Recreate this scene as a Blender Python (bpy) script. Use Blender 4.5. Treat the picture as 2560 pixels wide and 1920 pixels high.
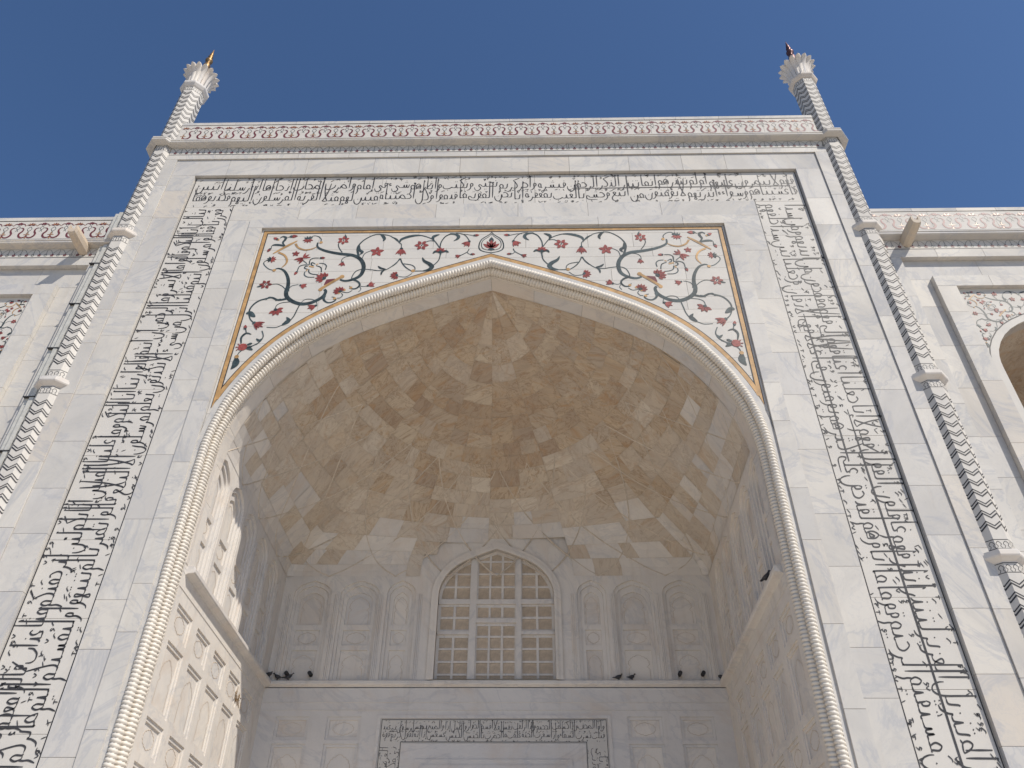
import bpy, math, random
from mathutils import Vector, Matrix
from mathutils.geometry import tessellate_polygon

random.seed(11)
scene = bpy.context.scene
COL = scene.collection
for o in list(bpy.data.objects):
    bpy.data.objects.remove(o)

# ------------------------------------------------------------------ camera
cam_d = bpy.data.cameras.new('camera')
cam = bpy.data.objects.new('camera', cam_d)
COL.objects.link(cam)
scene.camera = cam
cam_d.sensor_width = 36.0
cam_d.lens = 36.0 * 2000.9885 / 2560.0
cam_d.clip_start = 0.1
cam_d.clip_end = 20000
PITCH, YAW, ROLL = 0.6795, -0.0229, 0.0074
fwd = Vector((math.sin(YAW) * math.cos(PITCH), math.cos(YAW) * math.cos(PITCH), math.sin(PITCH)))
rgt = Vector((math.cos(YAW), -math.sin(YAW), 0))
upv = rgt.cross(fwd)
r2 = math.cos(ROLL) * rgt + math.sin(ROLL) * upv
u2 = -math.sin(ROLL) * rgt + math.cos(ROLL) * upv
cam.matrix_world = Matrix(((r2.x, u2.x, -fwd.x, 0.9286), (r2.y, u2.y, -fwd.y, -14.5742), (r2.z, u2.z, -fwd.z, 1.6), (0, 0, 0, 1)))

# ------------------------------------------------------------------ sky and sun
SUN = Vector((1.0, -0.97, 1.54)).normalized()          # towards the sun
world = bpy.data.worlds.new('World')
scene.world = world
world.use_nodes = True
nt = world.node_tree
sky = nt.nodes.new('ShaderNodeTexSky')
sky.sky_type = 'NISHITA'
sky.sun_disc = False
sky.sun_elevation = math.asin(SUN.z)
sky.sun_rotation = math.atan2(SUN.x, SUN.y)
sky.altitude = 150
sky.air_density = 1.1
sky.dust_density = 0.6
sky.ozone_density = 9.0
bg = nt.nodes['Background']
bg.inputs['Strength'].default_value = 0.085
nt.links.new(sky.outputs[0], bg.inputs['Color'])
sun_d = bpy.data.lights.new('sun', 'SUN')
sun_d.energy = 3.3
sun_d.angle = math.radians(0.53)
sun_d.color = (1.0, 0.93, 0.83)
sun_o = bpy.data.objects.new('sun', sun_d)
COL.objects.link(sun_o)
sun_o.rotation_euler = (-SUN).to_track_quat('-Z', 'Y').to_euler()
vs = scene.view_settings
vs.view_transform = 'Standard'
vs.look = 'None'
vs.exposure = 0.42
vs.gamma = 1.0
vs.use_curve_mapping = False
scene.cycles.max_bounces = 8
scene.cycles.diffuse_bounces = 6

# ------------------------------------------------------------------ materials
def new_mat(name):
    m = bpy.data.materials.new(name)
    m.use_nodes = True
    n = m.node_tree.nodes
    return m, m.node_tree, n['Principled BSDF']

def mixc(t, fac, a, b, mode='MIX'):
    n = t.nodes.new('ShaderNodeMix')
    n.data_type = 'RGBA'
    n.blend_type = mode
    for sock, v in ((0, fac), (6, a), (7, b)):
        if isinstance(v, bpy.types.NodeSocket):
            t.links.new(v, n.inputs[sock])
        elif sock == 0:
            n.inputs[0].default_value = v
        else:
            n.inputs[sock].default_value = (*v, 1)
    return n.outputs[2]

def ramp(t, src, stops):
    n = t.nodes.new('ShaderNodeValToRGB')
    e = n.color_ramp.elements
    while len(e) < len(stops):
        e.new(0.5)
    for el, (p, c) in zip(e, stops):
        el.position = p
        el.color = (*c, 1) if len(c) == 3 else c
    t.links.new(src, n.inputs[0])
    return n.outputs[0]

def noise(t, vec, scale, detail=5, rough=0.55, dist=0.0):
    n = t.nodes.new('ShaderNodeTexNoise')
    n.inputs['Scale'].default_value = scale
    n.inputs['Detail'].default_value = detail
    n.inputs['Roughness'].default_value = rough
    n.inputs['Distortion'].default_value = dist
    t.links.new(vec, n.inputs['Vector'])
    return n.outputs[0]

def G(v):
    return (v, v, v)

def marble(name, tints, vein=(0.36, 0.37, 0.40), veinamt=0.46, cloud=(0.43, 0.415, 0.395), cloudamt=0.8, rough=0.66,
           blotch=None, blotchamt=0.0, stretch=(1.0, 1.0, 0.45), vscale=0.55, grime=0.35):
    m, t, b = new_mat(name)
    tc = t.nodes.new('ShaderNodeTexCoord')
    oi = t.nodes.new('ShaderNodeObjectInfo')
    mul = t.nodes.new('ShaderNodeVectorMath'); mul.operation = 'SCALE'
    comb = t.nodes.new('ShaderNodeCombineXYZ')
    for i, k in enumerate((1.0, 1.7, 2.3)):
        mm = t.nodes.new('ShaderNodeMath'); mm.operation = 'MULTIPLY'; mm.inputs[1].default_value = 41.0 * k
        t.links.new(oi.outputs['Random'], mm.inputs[0]); t.links.new(mm.outputs[0], comb.inputs[i])
    # every slab is turned its own way: rotate the figure about the slab by its random number
    rot = t.nodes.new('ShaderNodeVectorRotate'); rot.rotation_type = 'AXIS_ANGLE'
    rot.inputs['Axis'].default_value = (0.25, 0.95, 0.15)
    ang = t.nodes.new('ShaderNodeMath'); ang.operation = 'MULTIPLY'; ang.inputs[1].default_value = 17.0
    t.links.new(oi.outputs['Random'], ang.inputs[0]); t.links.new(ang.outputs[0], rot.inputs['Angle'])
    t.links.new(tc.outputs['Object'], rot.inputs['Vector'])
    mp = t.nodes.new('ShaderNodeMapping'); mp.inputs['Scale'].default_value = stretch
    mp.inputs['Rotation'].default_value = (0, 0.6, 0)
    t.links.new(rot.outputs[0], mp.inputs[0])
    add = t.nodes.new('ShaderNodeVectorMath'); add.operation = 'ADD'
    t.links.new(mp.outputs[0], add.inputs[0]); t.links.new(comb.outputs[0], add.inputs[1])
    v = add.outputs[0]
    col = ramp(t, oi.outputs['Random'], tints)
    c1 = noise(t, v, 0.55, 5, 0.55, 0.6)
    col = mixc(t, ramp(t, c1, [(0.42, G(0)), (0.75, G(cloudamt))]), col, cloud)
    st = noise(t, v, 0.30, 8, 0.68, 2.2)
    col = mixc(t, ramp(t, st, [(0.50, G(0)), (0.56, G(cloudamt * 0.45)), (0.62, G(0.05))]), col, cloud)
    c3 = noise(t, v, 2.6, 4, 0.5, 0.4)
    col = mixc(t, ramp(t, c3, [(0.35, G(0.25)), (0.7, G(0))]), col, tints[0][1])
    v1 = noise(t, v, vscale, 7, 0.62, 1.4)
    col = mixc(t, ramp(t, v1, [(0.475, G(0)), (0.5, G(veinamt)), (0.53, G(0))]), col, vein)
    v2 = noise(t, v, vscale * 3.1, 6, 0.6, 2.0)
    col = mixc(t, ramp(t, v2, [(0.48, G(0)), (0.5, G(veinamt * 0.4)), (0.525, G(0))]), col, vein)
    if blotch:
        bn = noise(t, v, 1.3, 5, 0.6, 1.0)
        col = mixc(t, ramp(t, bn, [(0.52, G(0)), (0.72, G(blotchamt))]), col, blotch)
    # weather streaks and specks
    mp2 = t.nodes.new('ShaderNodeMapping'); mp2.inputs['Scale'].default_value = (5.0, 5.0, 0.35)
    t.links.new(tc.outputs['Object'], mp2.inputs[0])
    gs = noise(t, mp2.outputs[0], 1.0, 5, 0.65, 0.2)
    col = mixc(t, ramp(t, gs, [(0.55, G(0)), (0.85, G(grime))]), col, (0.46, 0.40, 0.32))
    sp = noise(t, tc.outputs['Object'], 26.0, 2, 0.5)
    col = mixc(t, ramp(t, sp, [(0.72, G(0)), (0.80, G(grime * 0.6))]), col, (0.25, 0.21, 0.17))
    t.links.new(col, b.inputs['Base Color'])
    b.inputs['Specular IOR Level'].default_value = 0.28
    rr = ramp(t, c1, [(0.3, G(rough - 0.08)), (0.8, G(rough + 0.15))])
    t.links.new(rr, b.inputs['Roughness'])
    bp = t.nodes.new('ShaderNodeBump'); bp.inputs['Strength'].default_value = 0.12; bp.inputs['Distance'].default_value = 0.02
    t.links.new(noise(t, tc.outputs['Object'], 3.0, 6, 0.6), bp.inputs['Height'])
    t.links.new(bp.outputs[0], b.inputs['Normal'])
    return m

WT = [(0.0, (0.615, 0.575, 0.51)), (0.25, (0.575, 0.55, 0.51)), (0.5, (0.635, 0.60, 0.54)), (0.72, (0.53, 0.51, 0.485)), (0.88, (0.62, 0.59, 0.535)), (1.0, (0.585, 0.525, 0.45))]
M_MARBLE = marble('white_marble', WT)
M_PANEL = marble('panel_marble', [(0.0, (0.615, 0.58, 0.525)), (1.0, (0.58, 0.55, 0.50))], veinamt=0.10, cloudamt=0.3, grime=0.2)
M_WALL = marble('wall_marble', [(0.0, (0.72, 0.665, 0.595)), (0.3, (0.66, 0.625, 0.58)), (0.6, (0.74, 0.685, 0.61)), (0.85, (0.61, 0.59, 0.57)), (1.0, (0.68, 0.60, 0.51))],
                veinamt=0.28, cloudamt=0.55, cloud=(0.53, 0.505, 0.48), blotch=(0.58, 0.46, 0.35), blotchamt=0.35)
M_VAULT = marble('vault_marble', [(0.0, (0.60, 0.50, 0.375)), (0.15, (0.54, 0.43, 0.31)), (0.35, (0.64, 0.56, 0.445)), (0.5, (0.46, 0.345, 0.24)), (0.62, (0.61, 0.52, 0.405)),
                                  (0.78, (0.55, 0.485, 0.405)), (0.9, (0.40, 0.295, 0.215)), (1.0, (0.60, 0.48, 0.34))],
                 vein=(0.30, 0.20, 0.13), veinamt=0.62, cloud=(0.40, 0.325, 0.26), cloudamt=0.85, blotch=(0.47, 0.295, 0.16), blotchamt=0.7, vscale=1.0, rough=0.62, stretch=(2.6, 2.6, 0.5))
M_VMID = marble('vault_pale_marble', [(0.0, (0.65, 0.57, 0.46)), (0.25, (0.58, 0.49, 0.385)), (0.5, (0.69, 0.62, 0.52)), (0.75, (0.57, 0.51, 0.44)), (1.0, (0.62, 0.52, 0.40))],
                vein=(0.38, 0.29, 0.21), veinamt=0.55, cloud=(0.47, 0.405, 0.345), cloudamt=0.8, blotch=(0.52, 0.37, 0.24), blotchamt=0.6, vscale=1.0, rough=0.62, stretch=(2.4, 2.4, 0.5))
M_ROPE = marble('cream_marble', [(0.0, (0.72, 0.66, 0.57)), (1.0, (0.72, 0.66, 0.57))], veinamt=0.15, cloudamt=0.2, rough=0.5)
M_CORE = marble('core_marble', [(0.0, (0.56, 0.50, 0.43)), (1.0, (0.56, 0.50, 0.43))])
M_STONE = marble('spout_stone', [(0.0, (0.60, 0.49, 0.36)), (1.0, (0.62, 0.50, 0.37))], rough=0.7, veinamt=0.2)
M_PAVE = marble('paving_marble', [(0.0, (0.72, 0.64, 0.53)), (1.0, (0.72, 0.64, 0.53))])

def plain(name, col, rough=0.4, metal=0.0, var=0.25, scale=9.0):
    m, t, b = new_mat(name)
    tc = t.nodes.new('ShaderNodeTexCoord')
    oi = t.nodes.new('ShaderNodeObjectInfo')
    n1 = noise(t, tc.outputs['Object'], scale, 5, 0.6, 0.5)
    dark = tuple(c * (1 - var) for c in col)
    lite = tuple(min(1, c * (1 + var) + 0.01) for c in col)
    c = ramp(t, n1, [(0.3, dark), (0.7, lite)])
    c = mixc(t, 0.35, c, ramp(t, oi.outputs['Random'], [(0, dark), (1, lite)]))
    t.links.new(c, b.inputs['Base Color'])
    b.inputs['Roughness'].default_value = rough
    b.inputs['Metallic'].default_value = metal
    if not metal:
        b.inputs['Specular IOR Level'].default_value = 0.35
    return m

M_BLACK = plain('black_inlay', (0.036, 0.035, 0.038), 0.55, var=0.4, scale=3)
M_GREEN = plain('green_inlay', (0.034, 0.052, 0.055), 0.5, var=0.75, scale=9)
M_RED = plain('red_inlay', (0.24, 0.050, 0.042), 0.5, var=0.6, scale=16)
M_MAROON = plain('maroon_inlay', (0.15, 0.036, 0.042), 0.5, var=0.35)
M_YELLOW = plain('yellow_inlay', (0.44, 0.26, 0.105), 0.5, var=0.5, scale=4)
M_TAN = plain('tan_inlay', (0.36, 0.18, 0.08), 0.4, var=0.3)
M_JOINT = plain('joint_line', (0.12, 0.10, 0.085), 0.8)
M_BRASS = plain('gilt_brass', (0.34, 0.20, 0.08), 0.45, 0.8, var=0.6)
M_BRONZE = plain('dark_bronze', (0.12, 0.05, 0.045), 0.4, 0.6)
M_LEAD = plain('grey_metal', (0.50, 0.49, 0.45), 0.6)
M_IRON = plain('dark_iron', (0.03, 0.03, 0.032), 0.6)
M_BIRD = plain('pigeon_plumage', (0.035, 0.036, 0.042), 0.6, var=0.5, scale=20)
M_TWIG = plain('dry_twigs', (0.26, 0.17, 0.09), 0.9, var=0.5, scale=20)
M_WOOD = plain('dark_timber', (0.09, 0.05, 0.03), 0.6)
M_GROUND = plain('dry_earth', (0.26, 0.21, 0.14), 0.95, var=0.3, scale=0.2)

# ------------------------------------------------------------------ helpers
ROOTLOC = {}
def _link(o, parent):
    COL.objects.link(o)
    if parent is not None:
        o.parent = parent
        o.matrix_parent_inverse = Matrix.Translation(-ROOTLOC.get(parent.name, Vector((0, 0, 0))))

def mesh(name, verts, faces, smooth=False):
    me = bpy.data.meshes.new(name)
    me.from_pydata(verts, [], faces)
    if smooth:
        for p in me.polygons:
            p.use_smooth = True
    me.update()
    return me

def put(name, me, mat, parent=None, loc=None):
    if mat and not me.materials:
        me.materials.append(mat)
    o = bpy.data.objects.new(name, me)
    if loc is not None:
        o.location = loc
    _link(o, parent)
    return o

def thing(name, label, cat, loc, group=None):
    o = bpy.data.objects.new(name, None)
    o.location = loc
    o.empty_display_size = 0.3
    COL.objects.link(o)
    ROOTLOC[o.name] = Vector(loc)
    tag(o, label, cat, group)
    return o

def tag(o, label, cat, group=None):
    o['label'] = label
    o['category'] = cat
    if group:
        o['group'] = group
    return o

class MB:
    def __init__(s):
        s.v = []; s.f = []
    def add(s, vs, fs):
        k = len(s.v)
        s.v += [tuple(p) for p in vs]
        s.f += [tuple(i + k for i in f) for f in fs]
    def box(s, x0, x1, y0, y1, z0, z1):
        s.add([(x0, y0, z0), (x1, y0, z0), (x1, y1, z0), (x0, y1, z0), (x0, y0, z1), (x1, y0, z1), (x1, y1, z1), (x0, y1, z1)],
              [(0, 1, 5, 4), (1, 2, 6, 5), (2, 3, 7, 6), (3, 0, 4, 7), (4, 5, 6, 7), (3, 2, 1, 0)])
    def lbox(s, T, s0, s1, z0, z1, d0, d1):
        s.add([T(s0, z0, d0), T(s1, z0, d0), T(s1, z0, d1), T(s0, z0, d1), T(s0, z1, d0), T(s1, z1, d0), T(s1, z1, d1), T(s0, z1, d1)],
              [(0, 1, 5, 4), (1, 2, 6, 5), (2, 3, 7, 6), (3, 0, 4, 7), (4, 5, 6, 7), (3, 2, 1, 0)])
    def plate(s, T, outer, holes, d0, d1, rim=False):
        loops = [outer] + holes
        flat = [p for l in loops for p in l]
        tris = tessellate_polygon([[Vector((p[0], p[1], 0)) for p in l] for l in loops])
        s.add([T(p[0], p[1], d0) for p in flat], tris)
        for l in (loops if rim else holes):
            n = len(l)
            s.add([T(p[0], p[1], d0) for p in l] + [T(p[0], p[1], d1) for p in l], [(i, (i + 1) % n, n + (i + 1) % n, n + i) for i in range(n)])
    def poly(s, T, pts, d0, d1):
        """flat inlaid piece with a thin edge"""
        s.plate(T, pts, [], d0, d1, rim=True)
    def build(s, name, mat, parent=None, smooth=False):
        return put(name, mesh(name, s.v, s.f, smooth), mat, parent)

def catmull(pts, n=6):
    if len(pts) < 3:
        return [tuple(p) for p in pts]
    out = []
    P = [pts[0]] + list(pts) + [pts[-1]]
    for i in range(1, len(P) - 2):
        for k in range(n):
            t = k / n
            q = []
            for a in range(2):
                p0, p1, p2, p3 = P[i - 1][a], P[i][a], P[i + 1][a], P[i + 2][a]
                q.append(0.5 * (2 * p1 + (p2 - p0) * t + (2 * p0 - 5 * p1 + 4 * p2 - p3) * t * t + (3 * p1 - p0 - 3 * p2 + p3) * t ** 3))
            out.append(tuple(q))
    out.append(tuple(pts[-1]))
    return out

def stroke(mb, T, pts, w, d0, d1, n=5):
    """tapered ribbon along a curve; w = (start, middle, end) widths"""
    c = catmull(pts, n)
    N = len(c)
    L, Rr = [], []
    for i, p in enumerate(c):
        a = c[max(0, i - 1)]; b = c[min(N - 1, i + 1)]
        dx, dz = b[0] - a[0], b[1] - a[1]
        ln = math.hypot(dx, dz) or 1
        nx, nz = -dz / ln, dx / ln
        t = i / (N - 1)
        ww = (w[0] + (w[1] - w[0]) * math.sin(t * math.pi)) if t < 0.5 else (w[2] + (w[1] - w[2]) * math.sin(t * math.pi))
        L.append((p[0] + nx * ww / 2, p[1] + nz * ww / 2)); Rr.append((p[0] - nx * ww / 2, p[1] - nz * ww / 2))
    vs = [T(p[0], p[1], d0) for p in L] + [T(p[0], p[1], d0) for p in Rr]
    mb.add(vs, [(i, i + 1, N + i + 1, N + i) for i in range(N - 1)])

def TF(y):
    return lambda s, z, d: (s, y + d, z)

ARCHN = [(1, 0), (0.997, 0.09), (0.983, 0.188), (0.956, 0.289), (0.897, 0.415), (0.813, 0.54), (0.716, 0.64), (0.61, 0.719), (0.49, 0.787), (0.37, 0.845), (0.19, 0.924), (0, 1)]
def arch_loop(xc, hw, zb, zs, za):
    r = [(xc + hw * a, zs + (za - zs) * b) for a, b in ARCHN]
    l = [(xc - hw * a, zs + (za - zs) * b) for a, b in ARCHN[:-1]][::-1]
    return [(xc - hw, zb), (xc + hw, zb)] + r + l

def rect(x0, x1, z0, z1):
    return [(x0, z0), (x1, z0), (x1, z1), (x0, z1)]

# slabs of stone facing: every slab is an object of its own
GAP = 0.004
def slab(parent, x0, x1, z0, z1, yf, yb, mat=None, name='slab', T=None):
    m = MB()
    j = random.uniform(-0.0015, 0.0015)
    if T:
        m.lbox(T, x0 + GAP, x1 - GAP, z0 + GAP, z1 - GAP, yf + j, yb)
    else:
        m.box(x0 + GAP, x1 - GAP, yf + j, yb, z0 + GAP, z1 - GAP)
    return m.build(name, mat or M_MARBLE, parent)

def vslabs(parent, x0, x1, z0, z1, yf, yb, hmin=0.9, hmax=1.7, mat=None, T=None, cols=1):
    for c in range(cols):
        a = x0 + (x1 - x0) * c / cols; b = x0 + (x1 - x0) * (c + 1) / cols
        z = z0
        while z < z1 - 0.01:
            h = random.uniform(hmin, hmax)
            e = z + h
            if z1 - e < hmin * 0.6:
                e = z1
            slab(parent, a, b, z, min(e, z1), yf, yb, mat, T=T)
            z = e

def hslabs(parent, x0, x1, z0, z1, yf, yb, wmin=1.0, wmax=2.2, mat=None, T=None):
    x = x0
    while x < x1 - 0.01:
        e = x + random.uniform(wmin, wmax)
        if x1 - e < wmin * 0.6:
            e = x1
        slab(parent, x, min(e, x1), z0, z1, yf, yb, mat, T=T)
        x = e

# ------------------------------------------------------------------ ground
m = MB(); m.add([(-9000, -9000, -7.0), (9000, -9000, -7.0), (9000, 9000, -7.0), (-9000, 9000, -7.0)], [(0, 1, 2, 3)])
g = m.build('ground', M_GROUND); g['kind'] = 'structure'
m = MB(); m.box(-48, 48, -40, 56, -7.2, -0.06)
plat = m.build('platform', M_CORE); plat['kind'] = 'structure'
k = 0
for ix in range(-8, 8):
    for iy in range(0, 10):
        x0 = ix * 2.6 + (1.3 if iy % 2 else 0); y0 = -24 + iy * 2.6
        mm = MB(); mm.box(x0 + 0.004, x0 + 2.596, y0 + 0.004, y0 + 2.596, -0.055, 0.0)
        put('paving_slab', mesh('paving_slab', mm.v, mm.f), M_PAVE, plat)
mm = MB()
mm.box(-48, -21.0, -40, 1.9, -0.055, -0.002); mm.box(22.3, 48, -40, 1.9, -0.055, -0.002); mm.box(-20.7, 20.7, -40, -24.1, -0.055, -0.002)
o = mm.build('paving', M_PAVE, plat)

# ------------------------------------------------------------------ the portal
portal = thing('marble_portal', 'tall white marble portal with a deep pointed arch framed by black calligraphy', 'portal', (0, 0, 0))
ARCH = [(0, 17.63), (1.2, 17.15), (2.34, 16.65), (3.1, 16.28), (3.85, 15.85), (4.52, 15.35), (5.13, 14.72), (5.66, 13.93), (6.03, 13.13), (6.2, 12.49), (6.29, 11.88), (6.31, 11.3)]
AC = catmull(ARCH, 8)                                  # half arch, apex to spring
def arch_x(z):                                         # half width of the rope's outer edge at height z
    if z <= 11.3:
        return 6.31
    for (xa, za), (xb, zb) in zip(AC, AC[1:]):
        if zb <= z <= za:
            return xa + (xb - xa) * (za - z) / max(1e-6, za - zb)
    return 0.0
def arch_off(n, zb=0.0, dense=False):
    """whole arch outline from the left foot over the apex to the right foot, moved outwards by n"""
    half = AC + [(6.31, zb)]
    out = []
    for i, p in enumerate(half):
        a = half[max(0, i - 1)]; b = half[min(len(half) - 1, i + 1)]
        if i == 0:
            d = (half[1][0] - half[0][0], half[1][1] - half[0][1])
            l = math.hypot(*d); out.append((0.0, p[1] + n * l / d[0])); continue
        dx, dz = b[0] - a[0], b[1] - a[1]
        l = math.hypot(dx, dz)
        out.append((p[0] + n * (-dz) / l, p[1] + n * dx / l))
    return [(-x, z) for x, z in out[::-1]] + out[1:]

XD, XG, XSO, XSI, XM, XE = 10.02, 9.64, 8.916, 7.463, 6.83, 6.433
ZD, ZG, ZSO, ZSI, ZM, ZE = 22.40, 22.18, 21.42, 20.04, 19.40, 19.04
Y_O, Y_2, Y_S, Y_I, Y_I2, Y_SP = -0.10, -0.06, 0.04, 0.0, -0.03, 0.05
# core behind the facing
m = MB()
outl = arch_off(0.0)
m.plate(TF(0.10), rect(-10.3, 10.3, 0, 24.0), [outl[:-1] if False else [(p[0], max(p[1], 0.02)) for p in outl]], 0, 0.40)
m.box(-10.5, -9.9, 0.11, 9.6, 0, 24.0); m.box(9.9, 10.5, 0.11, 9.6, 0, 24.0)
m.box(-10.5, 10.5, 9.3, 9.9, 13.6, 24.0); m.box(-9.9, 9.9, 0.3, 9.3, 23.6, 23.9)
m.build('core', M_CORE, portal)

def U(name, x0, x1, z0, z1, yf, yb, hm, hx, wm, wx, mat=None):
    """a frame of slabs on three sides: x0..x1 is the leg, z0..z1 the head"""
    b = MB()
    for s in (-1, 1):
        b.box(min(s * x0, s * x1), max(s * x0, s * x1), yb - 0.02, yb, 0, z0)
    b.box(-x1, x1, yb - 0.02, yb, z0, z1)
    p = b.build(name, M_JOINT, portal)
    for s in (-1, 1):
        vslabs(p, min(s * x0, s * x1), max(s * x0, s * x1), 0, z0, yf, yb - 0.022, hm, hx, mat)
    hslabs(p, -x1, x1, z0, z1, yf, yb - 0.022, wm, wx, mat)
    return p
U('outer_border', XG, XD, ZG, ZD, Y_O, 0.09, 1.0, 1.9, 1.4, 2.6)
U('second_border', XSO, XG, ZSO, ZG, Y_2, 0.09, 1.0, 1.9, 1.2, 2.4)
script = U('script_panel', XSI, XSO, ZSI, ZSO, Y_S, 0.09, 1.3, 2.2, 1.3, 2.6, M_PANEL)
U('inner_border', XM, XSI, ZM, ZSI, Y_I, 0.09, 0.9, 1.9, 1.2, 2.4)
U('arch_border', XE, XM, ZE, ZM, Y_I2, 0.09, 0.9, 1.9, 1.2, 2.4)
# jamb strips beside the rope below the spandrel
b = MB()
for s in (-1, 1):
    b.box(min(s * 6.30, s * XE), max(s * 6.30, s * XE), 0.07, 0.09, 0, 12.6)
jp = b.build('jamb_strip', M_JOINT, portal)
for s in (-1, 1):
    vslabs(jp, min(s * 6.30, s * XE), max(s * 6.30, s * XE), 0, 12.6, Y_SP, 0.068, 1.0, 1.9)
# thin black fillets round the script panel
m = MB()
for s in (-1, 1):
    for xx in (XSO - 0.03, XSI + 0.025):
        m.box(s * xx - 0.011, s * xx + 0.011, Y_S - 0.006, Y_S, 0, ZSO - 0.03 if xx > 8 else ZSI + 0.025)
m.box(-XSO + 0.03, XSO - 0.03, Y_S - 0.004, Y_S, ZSO - 0.039, ZSO - 0.021)
m.box(-XSI - 0.025, XSI + 0.025, Y_S - 0.004, Y_S, ZSI + 0.016, ZSI + 0.034)
m.build('fillet', M_BLACK, script)

# spandrel slabs in courses
b = MB()
o = [(x, z) for x, z in arch_off(0.02, 12.55) if z > 12.5]
b.plate(TF(0.09), [(-XE, 12.55)] + [(p[0], p[1]) for p in o] + [(XE, 12.55), (XE, ZE), (-XE, ZE)], [], 0, 0)
sp = b.build('spandrel', M_JOINT, portal)
off = arch_off(0.03)
offR = [p for p in off if p[0] >= 0]
def off_x(z):
    for (xa, za), (xb, zb) in zip(offR, offR[1:]):
        if zb <= z <= za:
            return xa + (xb - xa) * (za - z) / max(1e-6, za - zb)
    return 0.0 if z > offR[0][1] else 6.34
z = 12.6
while z < ZE - 0.01:
    e = min(z + random.uniform(0.38, 0.62), ZE)
    if ZE - e < 0.25:
        e = ZE
    for s in (-1, 1):
        pts = [(XE - GAP, z + GAP), (XE - GAP, e - GAP)]
        n = 5
        inner = [(off_x(e - GAP + (z - e + 2 * GAP) * i / n), e - GAP + (z - e + 2 * GAP) * i / n) for i in range(n + 1)]
        if inner[0][0] == 0.0:
            inner = [(0.003, q[1]) if q[0] == 0 else q for q in inner]
        # split long courses
        xl = max(q[0] for q in inner)
        cuts = []
        x = XE
        while x - xl > 2.4:
            x -= random.uniform(1.2, 2.1); cuts.append(x)
        prev = XE
        for c in cuts:
            mm = MB(); mm.poly(TF(Y_SP), [(s * (c + GAP), z + GAP), (s * (prev - GAP), z + GAP), (s * (prev - GAP), e - GAP), (s * (c + GAP), e - GAP)], 0, 0.036)
            mm.build('slab', M_PANEL, sp); prev = c
        pts = [(prev - GAP, z + GAP), (prev - GAP, e - GAP)] + inner
        mm = MB(); mm.poly(TF(Y_SP), [(s * p[0], p[1]) for p in pts], 0, 0.036)
        mm.build('slab', M_PANEL, sp)
    z = e
# yellow borders edged with a dark line
def ribbon(mb, y, outer, inner):
    n = len(outer)
    mb.add([(p[0], y, p[1]) for p in outer] + [(p[0], y, p[1]) for p in inner], [(i, i + 1, n + i + 1, n + i) for i in range(n - 1)])
def clipz(l, zz):
    return [p for p in l if p[1] > zz]
for (n0, n1, yy, mt, nm) in ((0.16, 0.31, Y_SP - 0.004, M_BLACK, 'dark_edge'), (0.18, 0.285, Y_SP - 0.007, M_YELLOW, 'yellow_border')):
    mb = MB()
    a = arch_off(n1); c = arch_off(n0)
    keep = [i for i, p in enumerate(a) if p[1] > 12.9 and abs(p[0]) < XE - 0.07]
    ribbon(mb, yy, [a[i] for i in keep], [c[i] for i in keep])
    e0 = 0.055 if mt is M_BLACK else 0.072
    e1 = 0.19 if mt is M_BLACK else 0.165
    for s in (-1, 1):
        mb.add([(s * (XE - e0), yy - 0.0012, 12.75), (s * (XE - e1), yy - 0.0012, 13.1), (s * (XE - e1), yy - 0.0012, ZE - e1), (s * (XE - e0), yy - 0.0012, ZE - e0)], [(0, 1, 2, 3)])
    mb.add([(-XE + e0, yy - 0.0012, ZE - e0), (XE - e0, yy - 0.0012, ZE - e0), (XE - e1, yy - 0.0012, ZE - e1), (-XE + e1, yy - 0.0012, ZE - e1)], [(0, 1, 2, 3)])
    mb.build(nm, mt, sp)

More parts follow.
